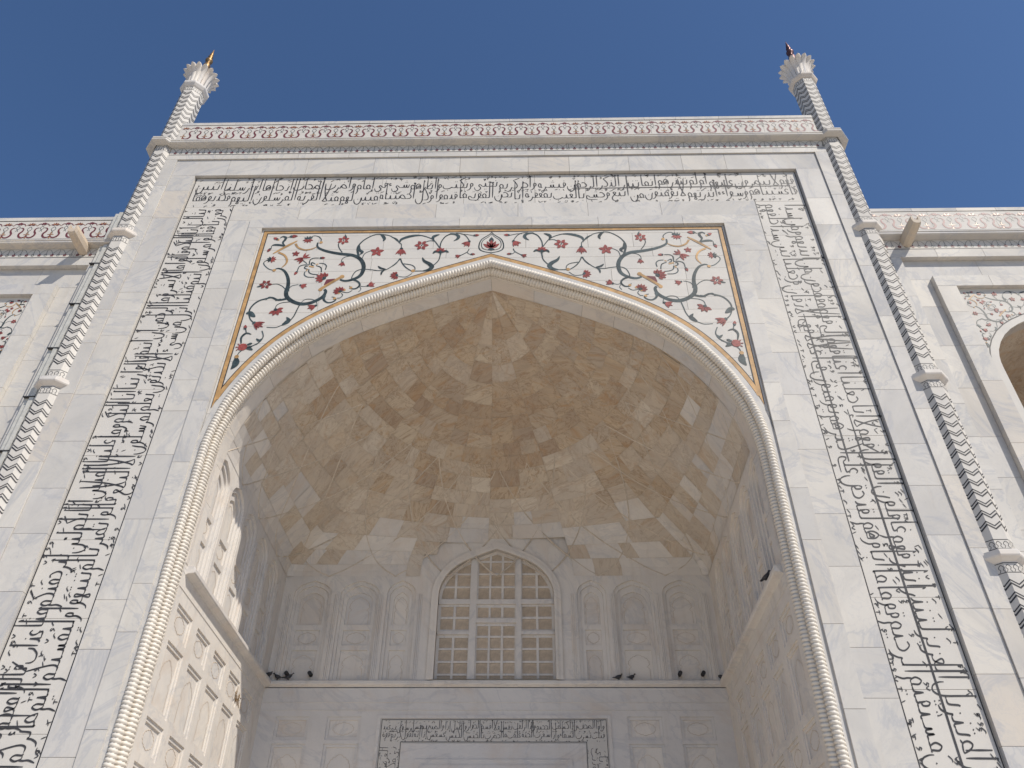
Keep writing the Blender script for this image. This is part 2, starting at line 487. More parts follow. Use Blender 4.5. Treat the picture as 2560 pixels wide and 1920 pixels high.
# floral inlay of the spandrels
STROKES=[('g',(4.1,11.5,6.0),[(-479,1848),(-478,1832),(-467,1821),(-444,1810),(-411,1801),(-377,1795),(-354,1780),(-341,1754),(-341,1727),(-349,1710),(-368,1698),(-384,1695),(-397,1700)]),('g',(3.2,11.5,6.9),[(-577,1743),(-567,1745),(-551,1735),(-537,1709),(-531,1680),(-532,1657),(-526,1637),(-508,1620),(-484,1611),(-461,1615),(-441,1628),(-431,1641),(-428,1656),(-433,1664)]),('g',(2.8,2.8,2.3),[(-472,1851),(-472,1862),(-482,1873),(-495,1876),(-504,1866)]),('g',(2.8,2.8,2.3),[(-579,1738),(-594,1743),(-609,1758),(-613,1769),(-607,1778)]),('g',(2.8,2.8,1.8),[(-406,1807),(-416,1823),(-421,1839),(-418,1850)]),('g',(6.9,3.7,2.3),[(-359,1791),(-366,1819),(-363,1838),(-349,1860),(-325,1878),(-304,1879),(-279,1871),(-258,1849)]),('g',(2.3,2.3,2.3),[(-348,1782),(-344,1800),(-330,1811),(-320,1812)]),('g',(2.3,2.3,1.8),[(-359,1785),(-376,1791),(-393,1789),(-402,1780),(-403,1767)]),('g',(2.8,2.8,2.8),[(-366,1698),(-366,1713),(-358,1732),(-342,1739),(-319,1737),(-298,1733),(-278,1737),(-259,1756),(-245,1777)]),('g',(2.3,2.3,1.8),[(-536,1666),(-546,1677),(-560,1685),(-574,1684)]),('g',(2.3,2.3,1.8),[(-525,1657),(-526,1668),(-520,1678),(-504,1683)]),('g',(7.8,5.1,3.2),[(-527,1630),(-547,1626),(-565,1635),(-580,1631),(-596,1624),(-608,1610),(-614,1591),(-610,1572)]),('g',(3.2,3.2,3.2),[(-612,1574),(-605,1558),(-594,1546)]),('g',(2.3,2.3,1.8),[(-513,1619),(-535,1616),(-547,1607),(-549,1590)]),('g',(3.2,3.2,2.8),[(-488,1609),(-492,1589),(-496,1568),(-504,1549)]),('g',(2.8,2.3,2.3),[(-513,1541),(-522,1536),(-536,1529),(-558,1530)]),('g',(1.8,2.1,1.8),[(-485,1617),(-477,1627),(-461,1628),(-447,1619),(-442,1602)]),('g',(7.8,4.6,1.8),[(-428,1641),(-429,1627),(-419,1616),(-407,1616),(-398,1624),(-401,1633),(-410,1636)]),('g',(2.3,2.3,2.3),[(-386,1649),(-382,1641),(-387,1632),(-395,1631)]),('g',(2.3,2.3,1.8),[(-386,1654),(-370,1651),(-359,1659)]),('g',(6.9,5.1,1.8),[(-364,1700),(-349,1692),(-342,1679),(-350,1666),(-363,1666),(-368,1676)]),('g',(1.8,1.8,1.8),[(-342,1676),(-332,1673),(-320,1676)]),('g',(1.8,1.8,1.8),[(-341,1672),(-337,1663),(-342,1653)]),('g',(2.8,3.0,2.3),[(-442,1738),(-441,1753),(-449,1762),(-462,1764)]),('g',(2.8,3.0,2.3),[(-451,1729),(-455,1747),(-469,1755)]),('g',(2.8,3.0,2.3),[(-486,1741),(-484,1729),(-474,1722),(-459,1720)]),('g',(2.8,3.0,2.3),[(-495,1732),(-495,1720),(-485,1711),(-466,1710)]),('g',(2.8,3.0,2.3),[(-513,1781),(-495,1763)]),('g',(2.8,3.0,2.3),[(-488,1759),(-489,1775),(-482,1784),(-466,1785)]),('g',(2.8,3.0,2.3),[(-488,1758),(-503,1758),(-514,1751),(-516,1733)]),('g',(1.8,3.7,1.8),[(-472,1761),(-482,1767),(-482,1758),(-475,1755)]),('g',(1.8,3.7,1.8),[(-489,1741),(-498,1745),(-497,1753),(-491,1752)]),('y',(4.6,5.1,4.6),[(-488,1753),(-474,1749)]),('y',(3.2,3.2,3.2),[(-489,1741),(-493,1734)]),('y',(3.2,3.2,3.2),[(-470,1759),(-464,1762)]),('g',(2.3,9.2,0.9),[(-309,1879),(-301,1871),(-296,1860),(-299,1850)]),('g',(1.8,9.2,2.3),[(-362,1835),(-360,1816),(-351,1807),(-356,1797)]),('g',(0.9,6.9,3.2),[(-302,1751),(-293,1742),(-280,1738)]),('g',(0.9,5.5,3.2),[(-290,1715),(-289,1727),(-283,1735)]),('g',(4.6,13.8,0.9),[(-619,1577),(-612,1581),(-602,1572),(-594,1566)]),('g',(4.6,12.6,0.9),[(-520,1538),(-512,1545),(-507,1554),(-514,1565)]),('g',(0.9,5.5,2.3),[(-613,1675),(-605,1677),(-598,1681)]),('g',(0.9,5.5,2.3),[(-408,1881),(-404,1868),(-407,1861)]),('g',(2.3,7.8,2.3),[(-604,1837),(-596,1840),(-579,1838),(-565,1832)]),('g',(2.3,7.3,1.4),[(-565,1832),(-576,1848),(-572,1861),(-572,1870),(-581,1874),(-588,1867)]),('g',(2.3,2.3,1.8),[(-604,1823),(-605,1836)]),('g',(1.8,1.8,1.8),[(-567,1869),(-557,1875)]),('g',(0.9,4.1,2.3),[(-579,1626),(-573,1636),(-562,1635)]),('g',(0.9,5.1,1.8),[(-554,1623),(-547,1627),(-540,1630)]),('g',(3.7,3.2,3.2),[(-276,1867),(-262,1859),(-253,1843)]),('g',(3.2,9.2,3.2),[(-253,1843),(-249,1857),(-233,1867),(-212,1873),(-195,1873)]),('g',(3.2,2.8,2.8),[(-195,1873),(-177,1866),(-160,1854),(-148,1835),(-140,1819)]),('g',(4.6,2.3,2.3),[(-252,1841),(-247,1837),(-246,1818)]),('g',(2.3,2.3,1.8),[(-158,1849),(-172,1850),(-188,1839)]),('g',(2.3,9.2,0.9),[(-158,1848),(-162,1864),(-154,1872),(-144,1876)]),('g',(3.2,3.2,4.6),[(-140,1822),(-138,1844),(-128,1867),(-114,1878)]),('g',(4.6,9.2,0.9),[(-116,1879),(-99,1876),(-91,1866),(-95,1856),(-104,1849)]),('g',(2.3,2.3,2.3),[(-99,1881),(-84,1879),(-71,1869),(-61,1850)]),('g',(1.8,1.8,1.4),[(-84,1877),(-67,1875),(-49,1869)]),('g',(2.8,2.3,2.3),[(-60,1815),(-66,1802),(-86,1787)]),('g',(1.8,1.8,1.8),[(-65,1802),(-59,1795),(-51,1793)]),('g',(3.2,2.8,2.8),[(-137,1794),(-141,1770),(-155,1749)]),('g',(1.4,12.6,3.2),[(-185,1783),(-179,1769),(-163,1756),(-157,1744),(-166,1734),(-180,1730)]),('g',(2.3,2.3,2.3),[(-201,1730),(-180,1730)]),('g',(3.2,3.2,2.3),[(-244,1780),(-238,1762),(-226,1744),(-211,1731)]),('g',(2.8,2.8,2.8),[(-246,1780),(-253,1762),(-264,1749)]),('g',(2.3,2.3,1.8),[(-234,1759),(-213,1754),(-203,1745),(-201,1734)]),('g',(1.8,1.8,1.8),[(-244,1710),(-223,1708),(-208,1721)]),('g',(1.8,8.3,1.8),[(-158,1798),(-150,1807),(-139,1800)]),('g',(1.8,8.3,1.8),[(-115,1802),(-125,1808),(-135,1800)]),('g',(4.6,9.2,4.6),[(-137,1794),(-137,1805)]),('g',(2.3,2.3,2.3),[(-569,1474),(-575,1471),(-585,1466)]),('g',(1.4,7.8,0.9),[(-596,1470),(-588,1474),(-583,1477)]),('g',(1.4,7.8,0.9),[(-596,1460),(-585,1458),(-577,1454)]),('g',(1.4,6.9,0.9),[(-595,1464),(-586,1464),(-581,1467)]),('g',(2.3,2.3,2.3),[(-604,1452),(-609,1446),(-611,1436)]),('g',(4.6,17.2,0.9),[(-613,1430),(-610,1419),(-610,1407),(-617,1393)]),('g',(2.3,2.6,2.3),[(-609,1524),(-605,1511)]),('g',(1.3,5.8,2.6),[(-591,1506),(-605,1510),(-614,1496),(-610,1476)]),('g',(2.6,2.6,2.3),[(-567,1518),(-560,1499),(-565,1481),(-581,1467)]),('g',(1.3,7.1,1.9),[(-576,1492),(-567,1485),(-561,1492)]),('y',(2.3,7.8,2.3),[(-595,1804),(-565,1832),(-537,1856)]),('y',(6.0,5.1,1.4),[(-540,1844),(-530,1828),(-511,1818),(-493,1821),(-479,1830)]),('y',(6.0,5.5,1.4),[(-581,1809),(-562,1797),(-552,1779),(-552,1763),(-561,1748)]),('y',(7.8,8.3,7.8),[(-446,1662),(-420,1687),(-392,1712)])]
KNOBS=[('y',5.5,(-443,1663)),('y',6.4,(-393,1711)),('y',4.6,(-470,1848)),('y',4.6,(-579,1738)),('y',4.1,(-401,1630)),('y',4.1,(-364,1669)),('y',3.7,(-393,1650)),('y',3.7,(-380,1661)),('y',5.5,(-612,1433)),('y',5.1,(-206,1731)),('y',3.2,(-591,1861))]
FLOWERS=[('star6',17.2,90,(-409,1856)),('star6',17.2,60,(-591,1684)),('lily',17.2,-95,(-399,1767)),('lily',18.4,-20,(-498,1680)),('burst',13.8,0,(-595,1781)),('burst',15.2,-90,(-508,1861)),('star5',19.5,15,(-311,1808)),('star5',11.0,90,(-532,1803)),('lily3',26.4,225,(-508,1787)),('star3',20.7,40,(-510,1786)),('lotus',26.4,150,(-439,1705)),('bud',11.0,0,(-461,1785)),('bud',11.0,-110,(-517,1731)),('half5',21.8,-60,(-546,1589)),('lily',21.8,210,(-447,1604)),('lotus',20.7,130,(-390,1654)),('lily',19.5,25,(-320,1676)),('lotus',19.5,190,(-247,1714)),('bud',12.6,150,(-594,1863)),('bud',16.1,5,(-557,1874)),('bud',11.5,-110,(-607,1823)),('lily',28.7,-30,(-592,1545)),('bud',11.5,100,(-611,1526)),('lily',27.6,-90,(-245,1818)),('star6',19.5,0,(-191,1832)),('half5',16.1,90,(-138,1808)),('lily',24.1,-125,(-61,1845)),('lily',13.8,205,(-84,1789)),('bud',11.5,5,(-47,1871)),('bud',9.2,0,(-53,1794)),('pome',13.3,180,(-604,1464))]
MED_O=[(-4, 1886), (8, 1874), (28, 1855), (35, 1832), (33, 1813), (20, 1803), (-2, 1798)]
MED_I=[(-4, 1879), (8, 1866), (24, 1850), (28, 1832), (24, 1817), (14, 1811), (-2, 1808)]
MED_T=[(-2, 1816), (-12, 1819), (-22, 1832), (-22, 1852), (-13, 1841), (-3, 1855), (8, 1841), (16, 1852), (16, 1831), (7, 1819)]
FLORA = []      # objects of the left half, copied for the right half and for the wings
TS = TF(Y_SP)
CM = 0.01
def leafpoly(cx, cz, ang, ln, wd, r0=0.0):
    pts = []
    for t, w in ((0, 0.18), (0.2, 0.75), (0.45, 1.0), (0.7, 0.72), (0.88, 0.34), (1.0, 0.0)):
        pts.append((r0 + (ln - r0) * t, w * wd / 2))
    pts = pts + [(a, -b) for a, b in pts[:-1][::-1]]
    c, s = math.cos(ang), math.sin(ang)
    return [(cx + a * c - b * s, cz + a * s + b * c) for a, b in pts]
def disc(cx, cz, r, n=12):
    return [(cx + r * math.cos(2 * math.pi * i / n), cz + r * math.sin(2 * math.pi * i / n)) for i in range(n)]
MATS = {'g': M_GREEN, 'y': M_YELLOW, 'r': M_RED}
dd = 0.0
def flora(name, mb, mat):
    o = mb.build(name, mat, sp)
    FLORA.append(o)
    return o
for i, (mt, w, pts) in enumerate(STROKES):
    mb = MB(); dd = -0.004 - 0.00006 * i
    stroke(mb, TS, [(a * CM, b * CM) for a, b in pts], [x * CM for x in w], dd, 0)
    flora('vine' if mt == 'g' else 'yellow_scroll', mb, MATS[mt])
mbd = {}
for i, (mt, r, p) in enumerate(KNOBS):
    mb = MB(); mb.poly(TS, disc(p[0] * CM, p[1] * CM, r * CM), -0.0092 - 0.0001 * i, -0.002)
    flora('yellow_knob', mb, MATS[mt])
for i, (kind, r, ang, p) in enumerate(FLOWERS):
    cx, cz, r, a0 = p[0] * CM, p[1] * CM, r * CM, math.radians(ang)
    red = MB(); grn = MB()
    d = -0.0105 - 0.00012 * i
    def pet(mb, da, ln, wd, r0=0.0, dz=0.0):
        mb.poly(TS, leafpoly(cx, cz, a0 + math.radians(da), ln, wd, r0), d + dz, -0.002)
    if kind == 'star6':
        for k in range(6): pet(red, k * 60, r, r * 0.52, r * 0.26)
        grn.poly(TS, disc(cx, cz, r * 0.10, 8), d, -0.002)
    elif kind == 'star5':
        for k in range(5): pet(red, k * 72, r, r * 0.55, r * 0.1)
    elif kind == 'star3':
        for k in (-35, 0, 35): pet(red, k, r, r * 0.26, r * 0.1)
    elif kind == 'lily3':
        for k in (-26, 0, 26): pet(red, k, r * (1.0 if k else 0.85), r * 0.3, r * 0.08)
    elif kind == 'half5':
        for k in (-84, -42, 0, 42, 84): pet(red, k, r * 0.9, r * 0.42, r * 0.16)
        pet(grn, 180, r * 0.35, r * 0.5, -r * 0.1)
    elif kind == 'lily':
        for k, l in ((-34, 0.92), (-17, 0.8), (0, 1.0), (17, 0.8), (34, 0.92)): pet(red, k, r * l, r * 0.24, r * 0.06)
        red.poly(TS, leafpoly(cx, cz, a0, r * 0.62, r * 0.55), d - 0.0004, -0.002)
        pet(grn, 180, r * 0.2, r * 0.34, -r * 0.12, -0.0008)
    elif kind == 'lotus':
        for k, l in ((-80, 0.75), (-54, 0.9), (-27, 0.95), (0, 1.0), (27, 0.95), (54, 0.9), (80, 0.75)): pet(red, k, r * l, r * 0.34, r * 0.24)
        pet(grn, 180, r * 0.16, r * 0.6, -r * 0.2, -0.0008)
    elif kind == 'burst':
        for k in (-72, -36, 0, 36, 72): pet(red, k, r, r * 0.36, r * 0.12)
        for k in (125, 160, 200, 235): pet(grn, k, r * 0.95, r * 0.34, r * 0.12)
    elif kind == 'bud':
        pet(red, 0, r * 1.1, r * 0.75, -r * 0.1)
        pet(grn, 180, r * 0.3, r * 0.6, -r * 0.25, -0.0008)
    elif kind == 'pome':
        red.poly(TS, disc(cx, cz, r * 0.85, 12), d, -0.002)
        for k in (-38, 0, 38): pet(red, k, r * 1.35, r * 0.2, r * 0.9)
    flora('flower', red, M_RED)
    if grn.v:
        flora('sepal', grn, M_GREEN)
# the vase of the corner lotus
mb = MB(); mb.poly(TS, [(a * CM, b * CM) for a, b in [(-437, 1682), (-433, 1701), (-411, 1704), (-406, 1697), (-432, 1674)]], -0.0034, 0)
flora('vase', mb, M_MAROON)
n_half = len(FLORA)
for o in FLORA[:n_half]:
    c = bpy.data.objects.new(o.name.split('.')[0], o.data)
    c.scale = (-1, 1, 1)
    _link(c, sp)
# medallion over the apex
def mirror_x(l):
    return l + [(-p[0], p[1]) for p in l[1:-1][::-1]]
for pts, w, nm in ((MED_O, 0.030, 'medallion_ring'), (MED_I, 0.024, 'medallion_ring')):
    h = catmull([(max(0.0, a * CM) if 0 < i < len(pts) - 1 else 0.0, b * CM) for i, (a, b) in enumerate(pts)], 5)
    full = h + [(-p[0], p[1]) for p in h[1:-1][::-1]]
    cz = sum(p[1] for p in full) / len(full)
    inn = [(p[0] * (1 - w / 0.32), cz + (p[1] - cz) * (1 - w / 0.42)) for p in full]
    mb = MB(); mb.plate(TS, full, [inn], -0.005, 0, rim=True)
    mb.build(nm, M_GREEN, sp)
mb = MB()
for k, l in ((-48, 0.30), (-22, 0.33), (0, 0.36), (22, 0.33), (48, 0.30)):
    mb.poly(TS, leafpoly(0, 18.16, math.radians(90 + k), l, 0.11, 0.03), -0.006, 0)
mb.build('flower', M_RED, sp)
mb = MB(); mb.poly(TS, leafpoly(0, 18.30, math.radians(90), 0.33, 0.14, 0.1), -0.0045, 0); mb.poly(TS, [(-0.12, 18.10), (0.12, 18.10), (0.03, 18.19), (-0.03, 18.19)], -0.0045, 0)
mb.build('sepal', M_GREEN, sp)

# ------------------------------------------------------------------ arch mouldings
def sweep(name, prof, mat, zb=0.0, closed=False, smooth=False):
    """prof: list of (n outwards, y)"""
    mb = MB()
    rows = [arch_off(n, zb) for n, y in prof]
    N = len(rows[0])
    for r, (n, y) in zip(rows, prof):
        mb.v += [(p[0], y, p[1]) for p in r]
    for j in range(len(prof) - 1):
        for i in range(N - 1):
            mb.f.append((j * N + i, j * N + i + 1, (j + 1) * N + i + 1, (j + 1) * N + i))
    return mb.build(name, mat, portal, smooth)
# plain raised strip round the rope
sweep('arch_strip', [(0.155, 0.05), (0.155, 0.02), (0.03, 0.012), (0.02, 0.06), (-0.02, 0.12)], M_MARBLE)
sweep('rope_bed', [(-0.01, 0.06), (0.0, 0.16), (-0.03, 0.33), (-0.11, 0.38), (-0.15, 0.47), (-0.16, 0.52)], M_ROPE)

def rope(name, R, n, y, pitch, hand, zb=2.5, seg=12):
    path = arch_off(n, zb)
    dense = []
    step = pitch / 7.0
    acc = 0.0
    for a, c in zip(path, path[1:]):
        l = math.hypot(c[0] - a[0], c[1] - a[1])
        while acc <= l:
            t = acc / l
            dense.append((a[0] + (c[0] - a[0]) * t, a[1] + (c[1] - a[1]) * t)); acc += step
        acc -= l
    V, F = [], []
    N = len(dense)
    for i, p in enumerate(dense):
        a = dense[max(0, i - 3)]; c = dense[min(N - 1, i + 3)]
        dx, dz = c[0] - a[0], c[1] - a[1]
        l = math.hypot(dx, dz)
        nx, nz = -dz / l, dx / l                # outwards
        s = i * step
        for k in range(seg):
            th = 2 * math.pi * k / seg
            ph = math.pi * (s / pitch) + hand * th * 0.5
            rr = R * (0.68 + 0.32 * abs(math.sin(ph)) ** 0.55) * (1 + 0.035 * math.sin(s * 3.1 + 1.7 * math.sin(s * 7.3)))
            V.append((p[0] + nx * rr * math.cos(th), y - rr * math.sin(th), p[1] + nz * rr * math.cos(th)))
    for i in range(N - 1):
        for k in range(seg):
            F.append((i * seg + k, i * seg + (k + 1) % seg, (i + 1) * seg + (k + 1) % seg, (i + 1) * seg + k))
    return put(name, mesh(name, V, F, True), M_ROPE, portal)
rope('rope_moulding', 0.100, -0.055, 0.045, 0.080, 1, seg=14)
rope('rope_moulding', 0.128, -0.125, 0.25, 0.080, 1, seg=14)
rope('bead_moulding', 0.055, -0.135, 0.43, 0.070, -1, seg=8)

# soffit band behind the rope
PRO = [p for p in arch_off(-0.16) if p[0] >= -1e-6]            # apex to right spring, then foot
PRO = [p for p in PRO if p[1] >= 11.0]
PRO.append((6.15, 9.0))
def pro_x(z):
    for (xa, za), (xb, zb) in zip(PRO, PRO[1:]):
        if zb <= z <= za:
            return xa + (xb - xa) * (za - z) / max(1e-6, za - zb)
    return 0.0 if z > PRO[0][1] else 6.15
ZAP = PRO[0][1]
b = MB()
line = [(-x, z) for x, z in PRO[::-1]] + PRO[1:]
n = len(line)
b.add([(p[0], 0.5, p[1] + 0.03) for p in line] + [(p[0] * 1.004, 1.0, p[1] + 0.03) for p in line], [(i, i + 1, n + i + 1, n + i) for i in range(n - 1)])
sof = b.build('soffit_band', M_JOINT, portal)
# slabs along the soffit
cum = [0.0]
for a, c in zip(line, line[1:]):
    cum.append(cum[-1] + math.hypot(c[0] - a[0], c[1] - a[1]))
def at(l):
    for i in range(len(cum) - 1):
        if cum[i] <= l <= cum[i + 1] + 1e-9:
            t = (l - cum[i]) / max(1e-9, cum[i + 1] - cum[i])
            return (line[i][0] + (line[i + 1][0] - line[i][0]) * t, line[i][1] + (line[i + 1][1] - line[i][1]) * t)
    return line[-1]
l = 0.0
half = cum[-1] / 2
while l < cum[-1] - 0.01:
    e = l + random.uniform(0.9, 1.7)
    if l < half < e or abs(e - half) < 0.4:
        e = half
    if cum[-1] - e < 0.5:
        e = cum[-1]
    mm = MB()
    pts = [at(l + 0.003 + (e - l - 0.006) * i / 5) for i in range(6)]
    vs = []
    for yy, up in ((0.51, 0.0), (0.945, 0.0)):
        vs += [(p[0], yy, p[1]) for p in pts]
    mm.add(vs, [(i, i + 1, 6 + i + 1, 6 + i) for i in range(5)])
    mm.build('slab', M_WALL, sof)
    l = e

# ------------------------------------------------------------------ vault
Y0, YB = 0.95, 7.7
ZV = 12.2
prof = [p for p in PRO if p[1] > ZV]
prof.append((pro_x(ZV), ZV))
prof = prof[::-1]
pc = [0.0]
for a, c in zip(prof, prof[1:]):
    pc.append(pc[-1] + math.hypot(c[0] - a[0], c[1] - a[1]))
PL = pc[-1]
def prof_at(l):
    l = min(max(l, 0), PL)
    for i in range(len(pc) - 1):
        if pc[i] <= l <= pc[i + 1] + 1e-9:
            t = (l - pc[i]) / max(1e-9, pc[i + 1] - pc[i])
            return (prof[i][0] + (prof[i + 1][0] - prof[i][0]) * t, prof[i][1] + (prof[i + 1][1] - prof[i][1]) * t)
    return prof[-1]
def sstep(a, b_, x):
    t = min(1, max(0, (x - a) / (b_ - a)))
    return t * t * (3 - 2 * t)
def V(phi, l, out=0.0):
    w, z = prof_at(l)
    zz = 11.0 + (z - 13.3) * (ZAP - 11.0) / (ZAP - 13.3)
    d = 6.742 * (pro_x(zz) / 6.15 if z > 13.3 else 1.0)
    bl = sstep(12.3, 15.4, z)
    w += (6.155 - w) * (1 - sstep(12.2, 13.2, z))
    c, s = math.cos(phi), math.sin(phi)
    k = (1 - bl) / max(abs(c), s) + bl
    x = c * w * k
    y = s * d * k
    x *= 1 + 0.0039 * y * (1 - sstep(12.3, 14.2, z))
    f = 1 + out / max(1.0, math.hypot(x, y))
    return (x * f, Y0 + y * f, z + out * 0.6)
NP, NL = 72, 40
b = MB()
for j in range(NL + 1):
    for i in range(NP + 1):
        b.v.append(V(math.pi * i / NP, PL * j / NL, 0.014))
for j in range(NL):
    for i in range(NP):
        x, y, z = V(math.pi * (i + 0.5) / NP, PL * (j + 0.5) / NL)
        if abs(x) < 2.3 and z < 13.35 and y > 6:
            continue
        b.f.append((j * (NP + 1) + i, j * (NP + 1) + i + 1, (j + 1) * (NP + 1) + i + 1, (j + 1) * (NP + 1) + i))
M_MORTAR = plain('pale_mortar', (0.60, 0.53, 0.43), 0.9)
vault = b.build('vault', M_MORTAR, portal, True)
def slab_patch(p0, p1, l0, l1, mat):
    x, y, z = V((p0 + p1) / 2, (l0 + l1) / 2)
    if abs(x) < 2.1 and z < 13.3 and y > 6:
        return
    mm = MB()
    nu, nv = 4, 2
    bulge = random.uniform(-0.005, 0.006)
    for j in range(nv + 1):
        for i in range(nu + 1):
            mm.v.append(V(p0 + (p1 - p0) * i / nu, l0 + (l1 - l0) * j / nv, -bulge))
    for j in range(nv):
        for i in range(nu):
            mm.f.append((j * (nu + 1) + i, j * (nu + 1) + i + 1, (j + 1) * (nu + 1) + i + 1, (j + 1) * (nu + 1) + i))
    mm.build('slab', mat, vault)
# the courses break at every few stones, so no ring runs right round
SECT = [0.0, 0.36, 0.80, 1.22, 1.62, 1.98, 2.40, 2.80, math.pi]
for s0, s1 in zip(SECT, SECT[1:]):
    lv = 0.0
    first = True
    while lv < PL - 0.05:
        e = lv + random.uniform(0.38, 0.62)
        if first:
            e = random.uniform(0.35, 0.75); first = False
        if PL - e < 0.4:
            e = PL - 0.01
        mid = (lv + e) / 2
        n = 24
        P = [V(s0 + (s1 - s0) * i / n, mid) for i in range(n + 1)]
        c = [0.0]
        for a, q in zip(P, P[1:]):
            c.append(c[-1] + math.dist(a, q))
        tot = c[-1]
        N = max(1, int(round(tot / random.uniform(0.55, 0.92))))
        br = [0.0] + [(i + random.uniform(-0.3, 0.3)) / N * tot for i in range(1, N)] + [tot]
        def phi_of(L):
            for i in range(n):
                if c[i] <= L <= c[i + 1] + 1e-9:
                    return s0 + (s1 - s0) * (i + (L - c[i]) / max(1e-9, c[i + 1] - c[i])) / n
            return s1
        for a, q in zip(br, br[1:]):
            g = min(0.0025, (q - a) * 0.1)
            z = prof_at(mid)[1]
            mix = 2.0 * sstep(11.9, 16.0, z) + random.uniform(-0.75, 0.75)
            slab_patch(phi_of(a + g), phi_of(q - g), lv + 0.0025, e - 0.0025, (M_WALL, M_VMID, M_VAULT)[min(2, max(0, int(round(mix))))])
        lv = e
# net of low ribs springing between the blind arches
def rib(f, l0, l1, wd=0.022, ht=0.012, n=22):
    mm = MB()
    for i in range(n + 1):
        l = l0 + (l1 - l0) * i / n
        ph = min(max(f(l), 0.01), math.pi - 0.01)
        ph2 = min(max(f(l + 0.02), 0.01), math.pi - 0.01)
        P = Vector(V(ph, l)); Q = Vector(V(ph2, l + 0.02))
        nrm = (Vector((0, Y0, P.z - 2.0)) - P).normalized()
        t = (Q - P).normalized()
        sd = t.cross(nrm).normalized() * wd
        taper = 1.0 - 0.6 * i / n
        mm.v += [tuple(P + sd), tuple(P + nrm * ht * taper), tuple(P - sd)]
    for i in range(n):
        for k in range(2):
            mm.f.append((i * 3 + k, i * 3 + k + 1, (i + 1) * 3 + k + 1, (i + 1) * 3 + k))
    mm.build('vault_rib', M_RIB, vault)
M_RIB = plain('rib_marble', (0.55, 0.475, 0.385), 0.6)
NB = 14
for k in range(NB + 1):
    ph = math.pi * k / NB
    for s in (-1, 1):
        rib(lambda l, ph=ph, s=s: ph + s * math.pi / NB * 2.0 * (l / 3.9) ** 0.8, 0.0, 3.9)

# ------------------------------------------------------------------ walls of the recess
SLP = 0.025
def TL(s, z, d):
    y = 0.5 + s
    return (-(6.15 + s * SLP) - d, y, z)
def TR(s, z, d):
    y = 0.5 + s
    return (6.15 + s * SLP + d, y, z)
def TBk(s, z, d):
    return (s, YB + d, z)
def inset(r, q):
    (x0, z0), (x1, _), (_, z1) = r[0], r[1], r[2]
    return rect(x0 + q, x1 - q, z0 + q, z1 - q)
def lobes(cx, cz, rx, rz, n=14, amp=0.10, w=0.012, res=6):
    out = []; inn = []
    for i in range(n * res):
        th = 2 * math.pi * i / (n * res)
        k = 1 - amp * (1 - abs(math.sin(n * th / 2)))
        if abs(math.sin(th)) > 0.97:
            k += 0.08
        out.append((cx + rx * k * math.cos(th), cz + rz * k * math.sin(th)))
        inn.append((cx + (rx * k - w) * math.cos(th), cz + (rz * k - w) * math.sin(th)))
    return out, inn
def cusped(cx, zb, hw, zs, za, w=0.012):
    """cusped arch outline as a ribbon"""
    base = [(cx + hw * a, zs + (za - zs) * b) for a, b in ARCHN]
    dn = catmull(base, 5)
    outr = []
    for i, p in enumerate(dn):
        k = 1 - 0.07 * (1 - abs(math.sin(i / len(dn) * math.pi * 5)))
        outr.append((cx + (p[0] - cx) * k, zs + (p[1] - zs) * k))
    half = [(cx + hw * 0.96, zb), (cx + hw * 0.96, zs - 0.12), (cx + hw * 0.72, zs - 0.06)] + outr
    full = half + [(2 * cx - p[0], p[1]) for p in half[:-1][::-1]]
    return full
def thinline(mb, T, pts, w, d):
    n = len(pts)
    L, R_ = [], []
    for i, p in enumerate(pts):
        a = pts[max(0, i - 1)]; c = pts[min(n - 1, i + 1)]
        dx, dz = c[0] - a[0], c[1] - a[1]
        l = math.hypot(dx, dz) or 1
        L.append((p[0] - dz / l * w / 2, p[1] + dx / l * w / 2)); R_.append((p[0] + dz / l * w / 2, p[1] - dx / l * w / 2))
    mb.add([T(p[0], p[1], d) for p in L + R_], [(i, i + 1, n + i + 1, n + i) for i in range(n - 1)])
M_CARVE = plain('carved_line', (0.54, 0.46, 0.37), 0.8)
def panel(parent, T, r, d, kind):
    x0, x1, z0, z1 = r[0][0], r[1][0], r[0][1], r[2][1]
    mm = MB(); mm.lbox(T, x0 - 0.01, x1 + 0.01, z0 - 0.01, z1 + 0.01, d, d + 0.02)
    mm.build('panel', M_WALL, parent)
    cx, cz = (x0 + x1) / 2, (z0 + z1) / 2
    mm = MB()
    if kind == 'cartouche':
        o_, i_ = lobes(cx, cz, (x1 - x0) * 0.38, (z1 - z0) * 0.36)
        mm.plate(T, o_, [i_], d - 0.006, d, rim=True)
    elif kind == 'cusp':
        h = z1 - z0
        thinline(mm, T, cusped(cx, z0 + 0.04 * h, (x1 - x0) * 0.40, z0 + h * 0.52, z0 + h * 0.86), 0.014, d - 0.006)
    mm.build('carved_outline', M_CARVE, parent)

